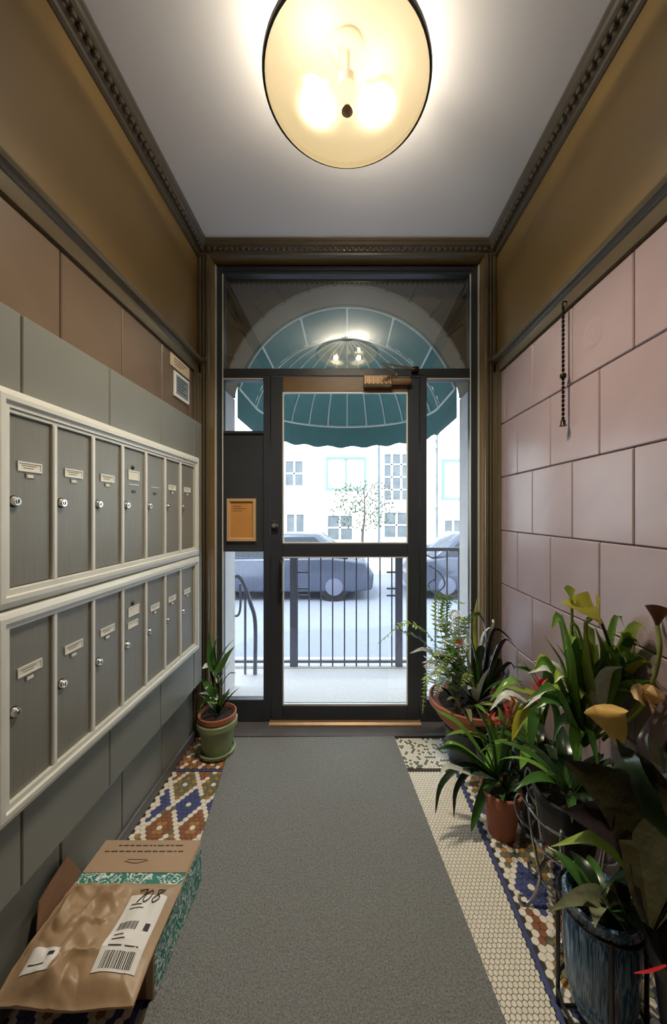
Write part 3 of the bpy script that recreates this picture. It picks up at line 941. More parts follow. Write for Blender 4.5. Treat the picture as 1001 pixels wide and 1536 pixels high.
# 2 - wide terracotta bowl by the door on the right
random.seed(5)
fx_, fy_ = .660, 1.93
pl2 = thing('potted_plant', 'fern and dark strap leaves in a wide terracotta bowl right of the door', 'plant', (fx_, fy_, .004))
MB().lathe([(0, 0), (.105, 0), (.130, .10), (.140, .19), (.128, .19), (0, .185)], (fx_, fy_, .004), 36).build('stand_pot', M['tealpot'], pl2, smooth=True)
MB().lathe([(0, 0), (.13, 0), (.175, .05), (.205, .105), (.216, .108), (.216, .135), (.206, .138), (.196, .115), (0, .105)], (fx_, fy_, .194), 40).build('bowl', M['terra'], pl2, smooth=True)
MB().lathe([(0, .012), (.1, .008), (.196, 0)], (fx_, fy_, .305), 28).build('soil', M['soil'], pl2, smooth=True)
def frond(parent, pts, wd, mt, n=26):
    c = curve(pts, n)
    m = MB(); m.tube(c, .0018, 5)
    hd = Vector((c[-1].x - c[0].x, c[-1].y - c[0].y, 0)).normalized()
    s0 = Vector((hd.y, -hd.x, 0))
    for k in range(2, n + 1):
        t = k / n
        tg = (c[min(k + 1, n)] - c[k - 1]).normalized()
        sd = (s0 - tg * s0.dot(tg)).normalized()
        up = sd.cross(tg).normalized()
        L = wd * (math.sin(PI * min(1, .18 + t * .82)) ** .7 + .08)
        for sgn in (-1, 1):
            d = (sd * sgn + tg * .35 + up * random.uniform(-.45, .25)).normalized()
            p = c[k]; q = p + d * L
            wv = tg * (L * .16)
            m.add([p, p + d * L * .45 + wv, q, p + d * L * .45 - wv], [(0, 1, 2, 3)])
    return m.build('frond', M[mt], parent)
fr_list = [([(690, 1040), (650, 960), (610, 935), (567, 965)], .045, 'leaflime'), ([(690, 1040), (662, 950), (660, 900), (685, 893)], .045, 'leaflime'),
           ([(690, 1040), (668, 950), (670, 905), (698, 905)], .04, 'leaf'), ([(688, 1040), (650, 980), (625, 955), (600, 945)], .05, 'leafdark'),
           ([(685, 1040), (655, 1010), (640, 1020), (634, 1070)], .035, 'leaflime'), ([(695, 1040), (690, 960), (705, 925), (722, 915)], .045, 'leaf'),
           ([(690, 1045), (665, 1000), (645, 990), (640, 1005)], .05, 'leafsilversheen'), ([(690, 1045), (672, 1010), (660, 1000), (655, 1030)], .045, 'leaflime'),
           ([(695, 1040), (680, 960), (664, 930), (650, 935)], .05, 'leafsilversheen'), ([(700, 1045), (690, 980), (680, 930), (690, 915)], .05, 'leafsilversheen')]
for pts, wd, mt in fr_list:
    yy = [1.95, 1.93, 1.90 + random.uniform(-.05, .05), 1.86 + random.uniform(-.06, .06)]
    frond(pl2, clampx([at(x, y, yy[i]) for i, (x, y) in enumerate(pts)]), wd, mt)
L2 = [([(712, 1050), (690, 1010), (668, 990), (650, 985)], .040, 'leafdark'), ([(712, 1050), (695, 1000), (680, 975), (666, 968)], .045, 'leaf'),
      ([(715, 1050), (705, 1000), (690, 965), (676, 962)], .05, 'leaf'), ([(718, 1050), (715, 1000), (708, 965), (705, 955)], .04, 'leafdark'),
      ([(720, 1050), (722, 1000), (730, 965), (738, 958)], .045, 'leafdeep'), ([(722, 1050), (738, 1000), (748, 970), (755, 965)], .05, 'leafdeep'),
      ([(724, 1052), (740, 1010), (752, 990), (750, 1030)], .045, 'leafdeep'), ([(720, 1050), (735, 975), (745, 945), (772, 962)], .04, 'leafpurple'),
      ([(720, 1050), (728, 960), (720, 925), (705, 915)], .06, 'leafpurple'), ([(720, 1050), (735, 960), (742, 935), (738, 930)], .055, 'leafsilversheen'),
      ([(716, 1045), (712, 960), (712, 930), (716, 897)], .025, 'leafyellow'), ([(712, 1052), (670, 1005), (640, 975), (615, 980)], .035, 'leafsilversheen'),
      ([(725, 1052), (745, 985), (760, 960), (780, 975)], .035, 'leafpurple'), ([(725, 1052), (750, 1010), (765, 995), (775, 1005)], .03, 'leafpurple'),
      ([(716, 1050), (720, 985), (728, 950), (742, 938)], .06, 'leafsilversheen'), ([(716, 1052), (702, 1000), (700, 950), (690, 930)], .035, 'leafsilversheen'),
      ([(720, 1052), (716, 1000), (722, 975), (724, 968)], .05, 'leafdeep')]
for pts, wd, mt in L2:
    z = random.uniform(-.08, .06)
    yy = [1.93, 1.93 + z * .4, 1.93 + z * .8, 1.93 + z]
    leaf(pl2, clampx([at(x, y, yy[i]) for i, (x, y) in enumerate(pts)]), wd, mt, 'strap', roll=random.uniform(.3, 1.0))
for k in range(16):
    tx = random.uniform(640, 700); ty = random.uniform(930, 1035)
    frond(pl2, clampx([at(692, 1045, 1.93), at(688 + (tx - 688) * .4, 1000 - (1000 - ty) * .5, 1.92), at(tx + 4, ty - 6, 1.90), at(tx - 6, ty + 14, 1.86)]), random.uniform(.028, .045), random.choice(['leafsilversheen', 'leafsilversheen', 'leaflime', 'leaf']), n=18)
rosette(pl2, (fx_ + .03, fy_, .31), 14, (.22, .36), (.8, 1.35), (.5, 1.5), (.028, .045), ['leafdeep', 'leafdark', 'leafpurple', 'leafsilversheen'])
rosette(pl2, (fx_ - .05, fy_ - .05, .31), 12, (.12, .22), (.6, 1.3), (.5, 1.6), (.022, .034), ['leafdark', 'leafdeep', 'leafgrey', 'leaf'], rad=.05)
rosette(pl2, (fx_ + .06, fy_ - .06, .31), 9, (.14, .26), (.8, 1.3), (.4, 1.3), (.024, .036), ['leafdeep', 'leafpurple', 'leafgrey'], rad=.05)
fl = MB()
for k in range(7):
    a = 2 * PI * k / 7
    q = at(688, 962, 1.84)
    fl.add([q, q + Vector((math.cos(a - .3) * .015, -.01, math.sin(a - .3) * .012)), q + Vector((math.cos(a) * .03, -.014, math.sin(a) * .022)), q + Vector((math.cos(a + .3) * .015, -.01, math.sin(a + .3) * .012))], [(0, 1, 2, 3)])
fl.build('flower', M['red'], pl2)

# 3 - strap-leaved plant in the small terracotta pot
random.seed(9)
cx, cy = .637, 1.485
pl3 = thing('potted_plant', 'glossy strap leaved plant in a small terracotta pot on the mosaic floor', 'plant', (cx, cy, .004))
pot(pl3, (cx, cy, .004), .052, .078, .185, 'terra', rim=.006, riml=.035)
B3 = (746, 1168)
L3 = [([(700, 1148), (664, 1175), (653, 1222)], .030, 'leafdeep'), ([(712, 1153), (686, 1182), (681, 1228)], .028, 'leafdeep'),
      ([(730, 1182), (716, 1218), (707, 1248)], .040, 'leafdark'), ([(712, 1140), (682, 1122), (652, 1124)], .034, 'leafdark'),
      ([(714, 1120), (686, 1085), (652, 1064)], .044, 'leaf'), ([(722, 1110), (702, 1080), (690, 1062)], .04, 'leafdark'),
      ([(705, 1132), (676, 1116), (664, 1124)], .032, 'leaf'), ([(736, 1110), (722, 1076), (712, 1058)], .04, 'leafdark'),
      ([(762, 1190), (774, 1225), (784, 1262)], .036, 'leafdeep'), ([(744, 1120), (738, 1090), (732, 1070)], .036, 'leaf'),
      ([(758, 1135), (768, 1110), (778, 1100)], .034, 'leafdark'), ([(765, 1160), (790, 1165), (800, 1190)], .034, 'leafdeep'),
      ([(752, 1130), (758, 1090), (760, 1070)], .034, 'leafdark'), ([(705, 1160), (672, 1150), (660, 1165)], .028, 'leafsilversheen')]
for i, (pts, wd, mt) in enumerate(L3):
    d = random.uniform(-.10, .08) if i > 2 else -.05
    pp = [at(B3[0], B3[1], cy)] + [at(x, y, cy + d * (k + 1) / 3) for k, (x, y) in enumerate(pts)]
    leaf(pl3, clampx(pp), wd, mt, 'strap', roll=.35, fold=.3, n=14)

rosette(pl3, (cx, cy, .17), 11, (.10, .20), (.8, 1.4), (.5, 1.4), (.022, .032), ['leafdark', 'leaf', 'leafdeep'], rad=.03)

# bromeliad flower heads
def bract_spike(parent, base, top, mts, num=12, L=.06, wd=.016, name='flower_spike'):
    b, t = Vector(base), Vector(top)
    st = MB().tube([b, b.lerp(t, .5), t], .004, 6).build(name, M['stem'], parent)
    for k in range(num):
        f = .35 + .65 * k / num
        p = b.lerp(t, f); a = k * 2.4
        e = .3 + f * .9
        leaf(st, arc(p, a, e, L * (1.25 - f * .5), .3, 3), wd, mts[k % len(mts)], 'lance', name='bract', n=5)
    return st

# 4 - bromeliad with orange and red spike
random.seed(14)
dx_, dy_ = .70, 1.695
pl4 = thing('bromeliad', 'bromeliad with an orange and red flower spike behind the small terracotta pot', 'plant', (dx_, dy_, .004))
pot(pl4, (dx_, dy_, .004), .052, .076, .19, 'blackpot')
rosette(pl4, (dx_, dy_, .20), 13, (.22, .32), (.7, 1.25), (.9, 1.9), (.032, .045), ['leafdark', 'leaf', 'leafdeep'])
for pts, wd, mt in [([(752, 1100), (748, 1062), (722, 1056)], .03, 'leaflime'), ([(752, 1100), (765, 1070), (795, 1040)], .03, 'leafsilversheen'), ([(760, 1110), (772, 1085), (778, 1055)], .04, 'leafyellow')]:
    leaf(pl4, clampx([at(755, 1125, dy_)] + [at(x, y, dy_ - .06 * (k + 1)) for k, (x, y) in enumerate(pts)]), wd, mt, 'strap', roll=.4)
bract_spike(pl4, at(752, 1120, 1.60), at(772, 1050, 1.52), ['red', 'red', 'orangeb'], 13, .06, .016)
bract_spike(pl4, at(748, 1122, 1.58), at(734, 1072, 1.50), ['orangeb', 'orangeb', 'red'], 11, .05, .016)

# 5 - bromeliad with red star
random.seed(17)
ex, ey = .790, 1.49
pl5 = thing('bromeliad', 'bromeliad with a red star flower and wide arching leaves in a tall black pot', 'plant', (ex, ey, .004))
MB().lathe([(0, 0), (.052, 0), (.078, .30), (.086, .302), (.086, .335), (.080, .337), (.074, .31), (0, .30)], (ex, ey, .004), 36).build('pot', M['blackpot'], pl5, smooth=True)
MB().lathe([(0, .008), (.074, 0)], (ex, ey, .312), 24).build('soil', M['soil'], pl5, smooth=True)
L5 = [([(800, 1055), (770, 1020), (735, 1052)], .042, 'leaf'), ([(795, 1060), (762, 1040), (735, 1066)], .036, 'leafsilversheen'),
      ([(815, 1050), (835, 1065), (838, 1112)], .062, 'leafdark'), ([(805, 1060), (782, 1075), (768, 1112)], .05, 'leafyellow'),
      ([(808, 1050), (790, 1065), (775, 1100)], .036, 'leafsilversheen'), ([(815, 1045), (800, 1010), (770, 1000)], .045, 'leafdark'),
      ([(820, 1050), (840, 1020), (868, 1040)], .045, 'leafdark'), ([(820, 1050), (850, 1055), (872, 1090)], .045, 'leaf'),
      ([(812, 1050), (800, 1080), (796, 1130)], .05, 'leafdark'), ([(818, 1045), (822, 1005), (812, 985)], .045, 'leafdark'),
      ([(812, 1045), (790, 1000), (778, 990)], .04, 'leaf'), ([(815, 1048), (778, 1035), (756, 1030)], .036, 'leaflime')]
for pts, wd, mt in L5:
    d = random.uniform(-.14, .02)
    leaf(pl5, clampx([at(812, 1085, ey)] + [at(x, y, ey + d * (k + 1) / 3) for k, (x, y) in enumerate(pts)]), wd, mt, 'strap', roll=.35)
rosette(pl5, (ex, ey, .32), 10, (.18, .28), (.5, 1.2), (.9, 1.9), (.04, .055), ['leafdark', 'leaf', 'leafdeep'])
bract_spike(pl5, at(810, 1075, 1.40), at(811, 1025, 1.34), ['red'], 16, .055, .016, 'star_flower')

# 6 - lily plant on the wire stand
random.seed(31)
lx, ly = .728, 1.19
st6 = thing('wire_plant_stand', 'dark grey wire plant stand with curled feet under the lily pot', 'stand', (lx, ly, .004))
def ringpts(c, r, n=28):
    return [(c[0] + r * math.cos(2 * PI * k / n), c[1] + r * math.sin(2 * PI * k / n), c[2]) for k in range(n)]
SZ = .235
MB().tube(ringpts((lx, ly, SZ), .105), .004, 8, True).build('top_ring', M['iron'], st6, smooth=True)
MB().tube(ringpts((lx, ly, SZ + .10), .120), .004, 8, True).build('upper_ring', M['iron'], st6, smooth=True)
MB().tube(ringpts((lx, ly, .10), .080), .0035, 8, True).build('lower_ring', M['iron'], st6, smooth=True)
MB().tube([(lx - .105, ly, SZ), (lx + .105, ly, SZ)], .004, 6).tube([(lx, ly - .105, SZ), (lx, ly + .105, SZ)], .004, 6).build('cross_bars', M['iron'], st6, smooth=True)
for k in range(6):
    a = PI / 6 + k * PI / 3 + .4
    ca, sa = math.cos(a), math.sin(a)
    P_ = lambda r, z: (lx + ca * r, ly + sa * r, z)
    pts = [P_(.105, SZ + .10), P_(.120, SZ + .10), P_(.112, SZ + .02), P_(.095, .16), P_(.085, .10), P_(.108, .03), P_(.130, .0085), P_(.148, .016), P_(.150, .034), P_(.138, .040)]
    MB().tube(curve(pts, 40), .0052, 8).build('leg', M['iron'], st6, smooth=True)
    pts = [P_(.120, SZ + .10), P_(.150, SZ + .14), P_(.165, SZ + .11), P_(.150, SZ + .06), P_(.118, SZ + .03)]
    MB().tube(curve(pts, 24), .004, 8).build('scroll', M['iron'], st6, smooth=True)
pl6 = thing('lily_plant', 'tall green lily with yellow and golden spathes in a black pot on the wire stand', 'plant', (lx, ly, SZ + .004))
pot(pl6, (lx, ly, SZ + .0045), .078, .098, .165, 'blackpot', rim=.006)
LB = (868, 1120)
L6 = [([(862, 1050), (856, 980), (843, 918)], .03, 'leaf'), ([(880, 1040), (872, 975), (858, 935)], .04, 'leaf'),
      ([(885, 1050), (880, 990), (876, 930)], .035, 'leaflime'), ([(895, 1050), (908, 990), (893, 940)], .05, 'leaf'),
      ([(900, 1060), (925, 1000), (902, 955)], .045, 'leaf'), ([(860, 1060), (838, 1000), (800, 992)], .04, 'leafsilversheen'),  # silver blades in this list paint in white highlights
      ([(855, 1060), (825, 1005), (792, 1010)], .045, 'leafsilversheen'), ([(858, 1060), (845, 1000), (818, 955)], .04, 'leafdark'),
      ([(850, 1070), (830, 1030), (790, 1050)], .05, 'leafdark'), ([(855, 1070), (820, 1040), (785, 1064)], .045, 'leafsilversheen'),
      ([(895, 1060), (935, 1010), (965, 1040)], .055, 'leafdark'), ([(900, 1070), (945, 1030), (982, 1020)], .06, 'leaf'),
      ([(900, 1060), (945, 960), (915, 948)], .05, 'leaflime'), ([(900, 1060), (950, 985), (985, 1000)], .045, 'leaf'),
      ([(895, 1070), (925, 1035), (945, 1048)], .07, 'leaf'), ([(870, 1090), (862, 1110), (868, 1160)], .05, 'leaf'),
      ([(860, 1080), (840, 1085), (828, 1120)], .04, 'leafdark'), ([(880, 1090), (890, 1120), (900, 1165)], .045, 'leafdark'),
      ([(905, 1060), (955, 1000), (990, 993)], .04, 'leafyellow'), ([(890, 1060), (895, 1010), (915, 975)], .05, 'leafdark'),
      ([(875, 1060), (862, 1010), (835, 965)], .045, 'leafdark'), ([(885, 1060), (888, 1000), (905, 1000)], .05, 'leafsilversheen'),
      ([(895, 1060), (910, 1010), (935, 1000)], .05, 'leafsilversheen'), ([(865, 1070), (850, 1020), (838, 985)], .045, 'leaf')]
for pts, wd, mt in L6:
    d = random.uniform(-.16, .10)
    leaf(pl6, clampx([at(LB[0] + 8, LB[1], ly)] + [at(x, y, ly + d * (k + 1) / 3) for k, (x, y) in enumerate(pts)]), wd, mt, 'lance', roll=random.uniform(.3, .9), fold=.22)
for k in range(44):
    tx = random.uniform(795, 985); ty = random.uniform(930, 1075)
    mx_ = 880 + (tx - 880) * .45
    d = random.uniform(-.12, .06)
    leaf(pl6, clampx([at(876, 1120, ly), at(mx_, 1060 - (1060 - ty) * .35, ly + d * .3), at(mx_ + (tx - mx_) * .6, ty - 8, ly + d * .7), at(tx, ty + 6, ly + d)]), random.uniform(.038, .062), random.choice(['leaf', 'leaf', 'leaflime', 'leafdark', 'leafsilversheen', 'leaflime']), 'lance', roll=random.uniform(.3, 1.0), fold=.22)
rosette(pl6, (lx, ly, .40), 14, (.18, .30), (.7, 1.3), (.7, 1.8), (.035, .05), ['leafdark', 'leaf', 'leafdeep'], 'lance')
def spathe(parent, base, axis, L, r, mt, name='spathe', tilt=.6):
    """calla-like open funnel whose lip runs out to a point"""
    ax = Vector(axis).normalized()
    u = ax.orthogonal().normalized()
    if abs(ax.z) < .95:
        u = Vector((0, 0, 1)) - ax * ax.z; u.normalize()
    v = ax.cross(u)
    vs, fs = [], []
    n, m = 20, 8
    for j in range(m + 1):
        t = j / m
        for k in range(n + 1):
            a = 2 * PI * k / n * .92 + .25
            lip = 1 + tilt * (math.cos(a - PI) * .5 + .5) ** 3 * t
            rr = r * (.12 + .88 * t ** 1.4)
            p = Vector(base) + ax * (L * t * lip) + (u * math.cos(a) + v * math.sin(a)) * rr * (1 + .12 * t)
            vs.append(p)
    for j in range(m):
        for k in range(n):
            a = j * (n + 1) + k
            fs.append((a, a + 1, a + n + 2, a + n + 1))
    return MB().add(vs, fs).build(name, M[mt], parent, smooth=True)
def stalk(parent, pts, r, mt='stem'):
    return MB().tube(curve(pts, 14), r, 8).build('flower_stalk', M[mt], parent, smooth=True)
s = stalk(pl6, [at(885, 1110, ly), at(924, 1010, ly - .04), at(912, 960, ly - .06), at(901, 930, ly - .07)], .005, 'stemdark')
spathe(s, at(902, 934, ly - .07), at(868, 893, ly - .09) - at(902, 930, ly - .07), .092, .042, 'spathe')
s = stalk(pl6, [at(875, 1110, ly), at(860, 1000, ly - .03), at(858, 900, ly - .05)], .0045, 'stem')
spathe(s, at(858, 902, ly - .05), Vector((-.15, 0, 1)), .035, .014, 'leaflime')
for (x0, y0, x1, y1, x2, y2) in ((880, 1000, 868, 945, 858, 935), (884, 1000, 880, 935, 892, 922), (890, 1000, 878, 942, 888, 928)):
    stalk(pl6, [at(885, 1100, ly), at(x0, y0, ly - .05), at(x1, y1, ly - .06), at(x2, y2, ly - .08)], .0045, 'leaflime')
s = stalk(pl6, [at(905, 1110, ly), at(968, 1045, ly - .10), at(990, 980, ly - .12), at(986, 938, ly - .12)], .0055, 'stem')
spathe(s, at(986, 942, ly - .12), Vector((.05, 0, 1)), .055, .026, 'driedflower', 'seed_cup', tilt=.25)
s = stalk(pl6, [at(880, 1115, ly), at(918, 1075, ly - .10), at(908, 1058, ly - .16)], .005, 'stem')
leaf(s, [at(905, 1056, ly - .17), at(912, 1075, ly - .19), at(925, 1100, ly - .19), at(931, 1124, ly - .18)], .125, 'gold', 'spade', roll=1.25, fold=.30, name='spathe')
for (x0, y0, x1, y1, rl) in ((968, 1052, 946, 1036, .5), (968, 1052, 994, 1038, .4), (970, 1052, 978, 1070, .2), (968, 1050, 972, 1032, .6)):
    leaf(pl6, [at(x0, y0, ly - .15), at((x0 + x1) / 2, (y0 + y1) / 2 - 5, ly - .17), at(x1, y1, ly - .16)], .055, 'peach', 'ovate', roll=rl + .6, name='petal', n=7)
stalk(pl6, [at(890, 1110, ly), at(935, 1085, ly - .12), at(955, 1070, ly - .15), at(968, 1053, ly - .15)], .0045, 'leaflime')

# 7 - dark leaved plant in the big black pot at the front
random.seed(41)
kx, ky = .775, .745
pl7 = thing('dark_leaf_plant', 'plant with large dark olive leaves in a black pot at the right edge', 'plant', (kx, ky, .004))
MB().lathe([(0, 0), (.075, 0), (.114, .345), (.124, .347), (.124, .383), (.116, .385), (.108, .355), (0, .35)], (kx, ky, .004), 40).build('pot', M['blackpot'], pl7, smooth=True)
MB().lathe([(0, .008), (.108, 0)], (kx, ky, .358), 24).build('soil', M['soil'], pl7, smooth=True)
leaf(pl7, [at(1000, 1448, .66), at(975, 1457, .645), at(950, 1460, .640)], .006, 'red', 'strap', name='red_ribbon')
KB = (975, 1390)
L7 = [([(985, 1270), (930, 1195), (848, 1140)], .150, 'leafolive', 'ovate', .95), ([(985, 1300), (930, 1240), (846, 1216)], .130, 'leafpurple', 'ovate', .8),
      ([(990, 1250), (975, 1170), (925, 1108)], .120, 'leafolive', 'ovate', .9), ([(1000, 1240), (998, 1160), (965, 1095)], .12, 'leafolive', 'ovate', .9),
      ([(1000, 1260), (1010, 1180), (1000, 1110)], .12, 'leafpurple', 'ovate', .7), ([(990, 1310), (960, 1280), (905, 1300)], .12, 'leafpurple', 'ovate', .7),
      ([(1000, 1320), (985, 1290), (960, 1345)], .11, 'leafpurple', 'ovate', .8), ([(960, 1310), (895, 1258), (826, 1270)], .050, 'leaflime', 'lance', .7),
      ([(985, 1320), (962, 1290), (966, 1350)], .045, 'leafdark', 'lance', .8), ([(1000, 1310), (1000, 1270), (990, 1340)], .045, 'leafdark', 'lance', .7),
      ([(990, 1240), (965, 1120), (985, 1062)], .04, 'leafpurple', 'lance', .5), ([(985, 1280), (945, 1230), (900, 1190)], .12, 'leafolive', 'ovate', .6),
      ([(995, 1280), (985, 1220), (985, 1190)], .12, 'leafdeep', 'ovate', .6), ([(985, 1330), (940, 1310), (900, 1345)], .10, 'leafdeep', 'ovate', .7),
      ([(990, 1260), (950, 1160), (940, 1128)], .10, 'leafdeep', 'ovate', .9)]
for pts, wd, mt, sh, rl in L7:
    d = random.uniform(.10, .20)
    leaf(pl7, clampx([at(KB[0], KB[1], ky)] + [at(x, y, ky + .02 + d * (k + 1) / 3) for k, (x, y) in enumerate(pts)]), wd, mt, sh, roll=rl, fold=.2, wave=.10, n=14)

# 8 - blue pot with a croton-like plant
random.seed(51)
qx, qy = .655, .930
st8 = thing('plant_stand', 'thin black metal stand holding the blue pot', 'stand', (qx, qy, .004))
for a in (2.75, 2.75 + PI / 2, 2.75 + PI, 2.75 + 3 * PI / 2):
    px_, py_ = qx + math.cos(a) * .096, qy + math.sin(a) * .096
    MB().tube([(px_, py_, .004), (px_, py_, .315)], .0055, 8).build('leg', M['black'], st8, smooth=True)
MB().tube(ringpts((qx, qy, .31), .096), .0045, 8, True).build('ring', M['black'], st8, smooth=True)
MB().tube(ringpts((qx, qy, .045), .096), .0045, 8, True).build('ring', M['black'], st8, smooth=True)
MB().tube([(qx - .096, qy, .045), (qx + .096, qy, .045)], .005, 6).tube([(qx, qy - .096, .045), (qx, qy + .096, .045)], .005, 6).build('cross_bars', M['black'], st8)
pl8 = thing('croton_plant', 'grey green variegated leaves in a streaked blue glazed pot at the front right', 'plant', (qx, qy, .05))
MB().lathe([(0, 0), (.066, 0), (.080, .06), (.086, .16), (.084, .22), (.076, .250), (.084, .275), (.078, .278), (.068, .255), (0, .25)], (qx, qy, .0505), 40).build('pot', M['bluepot'], pl8, smooth=True)
MB().lathe([(0, .006), (.07, 0)], (qx, qy, .305), 24).build('soil', M['soil'], pl8, smooth=True)
QB = (925, 1395)
L8 = [([(905, 1350), (868, 1345), (822, 1368)], .050, 'leafgrey', .75), ([(930, 1362), (945, 1366), (972, 1390)], .050, 'leafgrey', .75),
      ([(932, 1370), (925, 1340), (906, 1322)], .045, 'leafgrey', .9), ([(915, 1365), (890, 1348), (862, 1340)], .045, 'leafgrey', .7),
      ([(925, 1370), (935, 1330), (945, 1325)], .05, 'leafdeep', .7), ([(915, 1380), (900, 1370), (880, 1385)], .05, 'leafgrey', .8)]
for pts, wd, mt, rl in L8:
    leaf(pl8, [at(QB[0], QB[1], qy - .01)] + [at(x, y, qy - .02 - .015 * k) for k, (x, y) in enumerate(pts)], wd, mt, 'lance', roll=rl, fold=.2, n=14)
rosette(pl8, (qx, qy, .31), 9, (.09, .13), (.5, 1.1), (.6, 1.5), (.035, .05), ['leafdeep', 'leafdark', 'leafgrey'], 'lance')

# ------------------------------------------------------------------ outside
YB0, YB1 = 2.52, 2.74
# recess between the frame and the street wall, and the street wall with its arched opening
AR, AC = .87, 2.037
ow = MB()
ow.box(-1.02, -HW, 2.34, YB0, -.1, 3.3).box(HW, 1.02, 2.34, YB0, -.1, 3.3).box(-1.02, 1.02, 2.34, YB0, 3.0, 3.3)
struct(ow.build('wall_recess', M['outstone']))
zs = AC + math.sqrt(AR ** 2 - .85 ** 2)
pts = [(-2.6, -.7), (-.90, -.7), (-.90, 2.19), (-.85, 2.19), (-.85, zs)]
a0 = math.asin((zs - AC) / AR)
for k in range(1, 32):
    a = PI - a0 - (PI - 2 * a0) * k / 32
    pts.append((AR * math.cos(a), AC + AR * math.sin(a)))
pts += [(.85, zs), (.85, 2.19), (.90, 2.19), (.90, -.7), (2.6, -.7), (2.6, 3.8), (-2.6, 3.8)]
bm = bmesh.new()
f0 = [bm.verts.new((x, YB0, z)) for x, z in pts]
face = bm.faces.new(f0)
r_ = bmesh.ops.extrude_face_region(bm, geom=[face])
bmesh.ops.translate(bm, verts=[v for v in r_['geom'] if isinstance(v, bmesh.types.BMVert)], vec=(0, YB1 - YB0, 0))
bmesh.ops.recalc_face_normals(bm, faces=bm.faces)
me = bpy.data.meshes.new('wall_street'); bm.to_mesh(me); bm.free(); me.materials.append(M['outstone'])
wst = bpy.data.objects.new('wall_street', me); COL.objects.link(wst); struct(wst)
# arch stones on the inner side
nv = 13
for k in range(nv):
    aa = PI - a0 - (PI - 2 * a0) * (k + .02) / nv; ab = PI - a0 - (PI - 2 * a0) * (k + .98) / nv
    poly = [(AR * math.cos(aa), AC + AR * math.sin(aa)), (AR * math.cos((aa + ab) / 2), AC + AR * math.sin((aa + ab) / 2)), (AR * math.cos(ab), AC + AR * math.sin(ab)),
            ((AR + .13) * math.cos(ab), AC + (AR + .13) * math.sin(ab)), ((AR + .13) * math.cos((aa + ab) / 2), AC + (AR + .13) * math.sin((aa + ab) / 2)), ((AR + .13) * math.cos(aa), AC + (AR + .13) * math.sin(aa))]
    MB().prism(poly, 'y', YB0 - .02, YB0 + .0).build('arch_stone', M['outtrim'] if False else M['outstone'], wst, bevel=.004)
for sgn in (-1, 1):
    x0, x1 = sorted((sgn * .90, sgn * .860))
    MB().box(x0, x1, YB0 + .002, YB1 + .02, 0, 2.188).build('jamb_stone', M['outtrim'], wst, bevel=.004)
struct(MB().box(-1.6, 1.6, 2.36, 3.30, -.75, -.004).build('landing', M['landing']))
# awning
AW = thing('awning', 'teal dome awning with white ribs over the street entrance', 'awning', (0, YB1, 2.28))
Y2, YF, HX, ZS, ZT = 3.25, 3.99, .82, 2.28, 2.907
def hoop(a, y):   # a from 0 (right spring) to pi
    t0 = math.asin((ZS - AC) / AR)
    b = t0 + (PI - 2 * t0) * a / PI
    return Vector(((AR + .004) * math.cos(b), y, AC + (AR + .004) * math.sin(b)))
vs, fs = [], []
NA = 24
ys = [YB1 - .004, 2.9, 3.08, Y2]
for y in ys:
    for k in range(NA + 1): vs.append(hoop(PI * k / NA, y))
for j in range(len(ys) - 1):
    for k in range(NA):
        a = j * (NA + 1) + k; fs.append((a, a + 1, a + NA + 2, a + NA + 1))
can = MB().add(vs, fs)
# quarter dome
vs, fs = [], []
ND = 10
def dome(az, t):   # az 0..pi across the front, t 0 top .. 1 bottom
    h = hoop(0, Y2)
    th = PI / 2 * t
    e = hoop(PI / 2 - PI / 2 * t, Y2)      # matches hoop profile at the sides
    rx = e.x; z = e.z
    return Vector((rx * math.cos(az), Y2 + rx * (YF - Y2) / h.x * math.sin(az), z))
for j in range(ND + 1):
    for k in range(NA + 1): vs.append(dome(PI * k / NA, j / ND))
for j in range(ND):
    for k in range(NA):
        a = j * (NA + 1) + k; fs.append((a, a + 1, a + NA + 2, a + NA + 1))
can.add(vs, fs)
can.build('canopy', M['awning'], AW, smooth=True)
vs, fs = [], []
for j in range(3):
    for k in range(NA * 2 + 1):
        p = dome(PI * k / (NA * 2), 1.0); d = .235 * j / 2 + (.012 * math.sin(k * 1.3) if j == 2 else 0)
        vs.append((p.x, p.y, p.z - d))
for j in range(2):
    for k in range(NA * 2):
        a = j * (NA * 2 + 1) + k; fs.append((a, a + 1, a + NA * 2 + 2, a + NA * 2 + 1))
hx = hoop(0, 0).x
for sgn in (-1, 1):
    o = len(vs); vs += [(sgn * hx, YB1 + .01, ZS), (sgn * hx, Y2, ZS), (sgn * hx, Y2, ZS - .235), (sgn * hx, YB1 + .01, ZS - .235)]; fs.append((o, o + 1, o + 2, o + 3))
MB().add(vs, fs).build('valance', M['awning'], AW, smooth=True)
ins = lambda p: Vector((p.x * .985, p.y, p.z - .012))
for y in (YB1 + .02, Y2):
    MB().tube([ins(hoop(PI * k / 32, y)) for k in range(33)], .011, 8).build('hoop', M['awnrib'], AW, smooth=True)
MB().tube([ins(dome(PI * k / 32, 1.0)) for k in range(33)], .011, 8).build('hoop', M['awnrib'], AW, smooth=True)
for k in range(7):
    a = PI * k / 6
    MB().tube([ins(hoop(a, YB1 + .02)), ins(hoop(a, 3.0)), ins(hoop(a, Y2))], .009, 8).build('rib', M['awnrib'], AW, smooth=True)
for k in range(1, 12):
    a = PI * k / 12
    MB().tube([ins(dome(a, .06 + .94 * t / 12)) for t in range(13)], .008, 8).build('rib', M['awnrib'], AW, smooth=True)
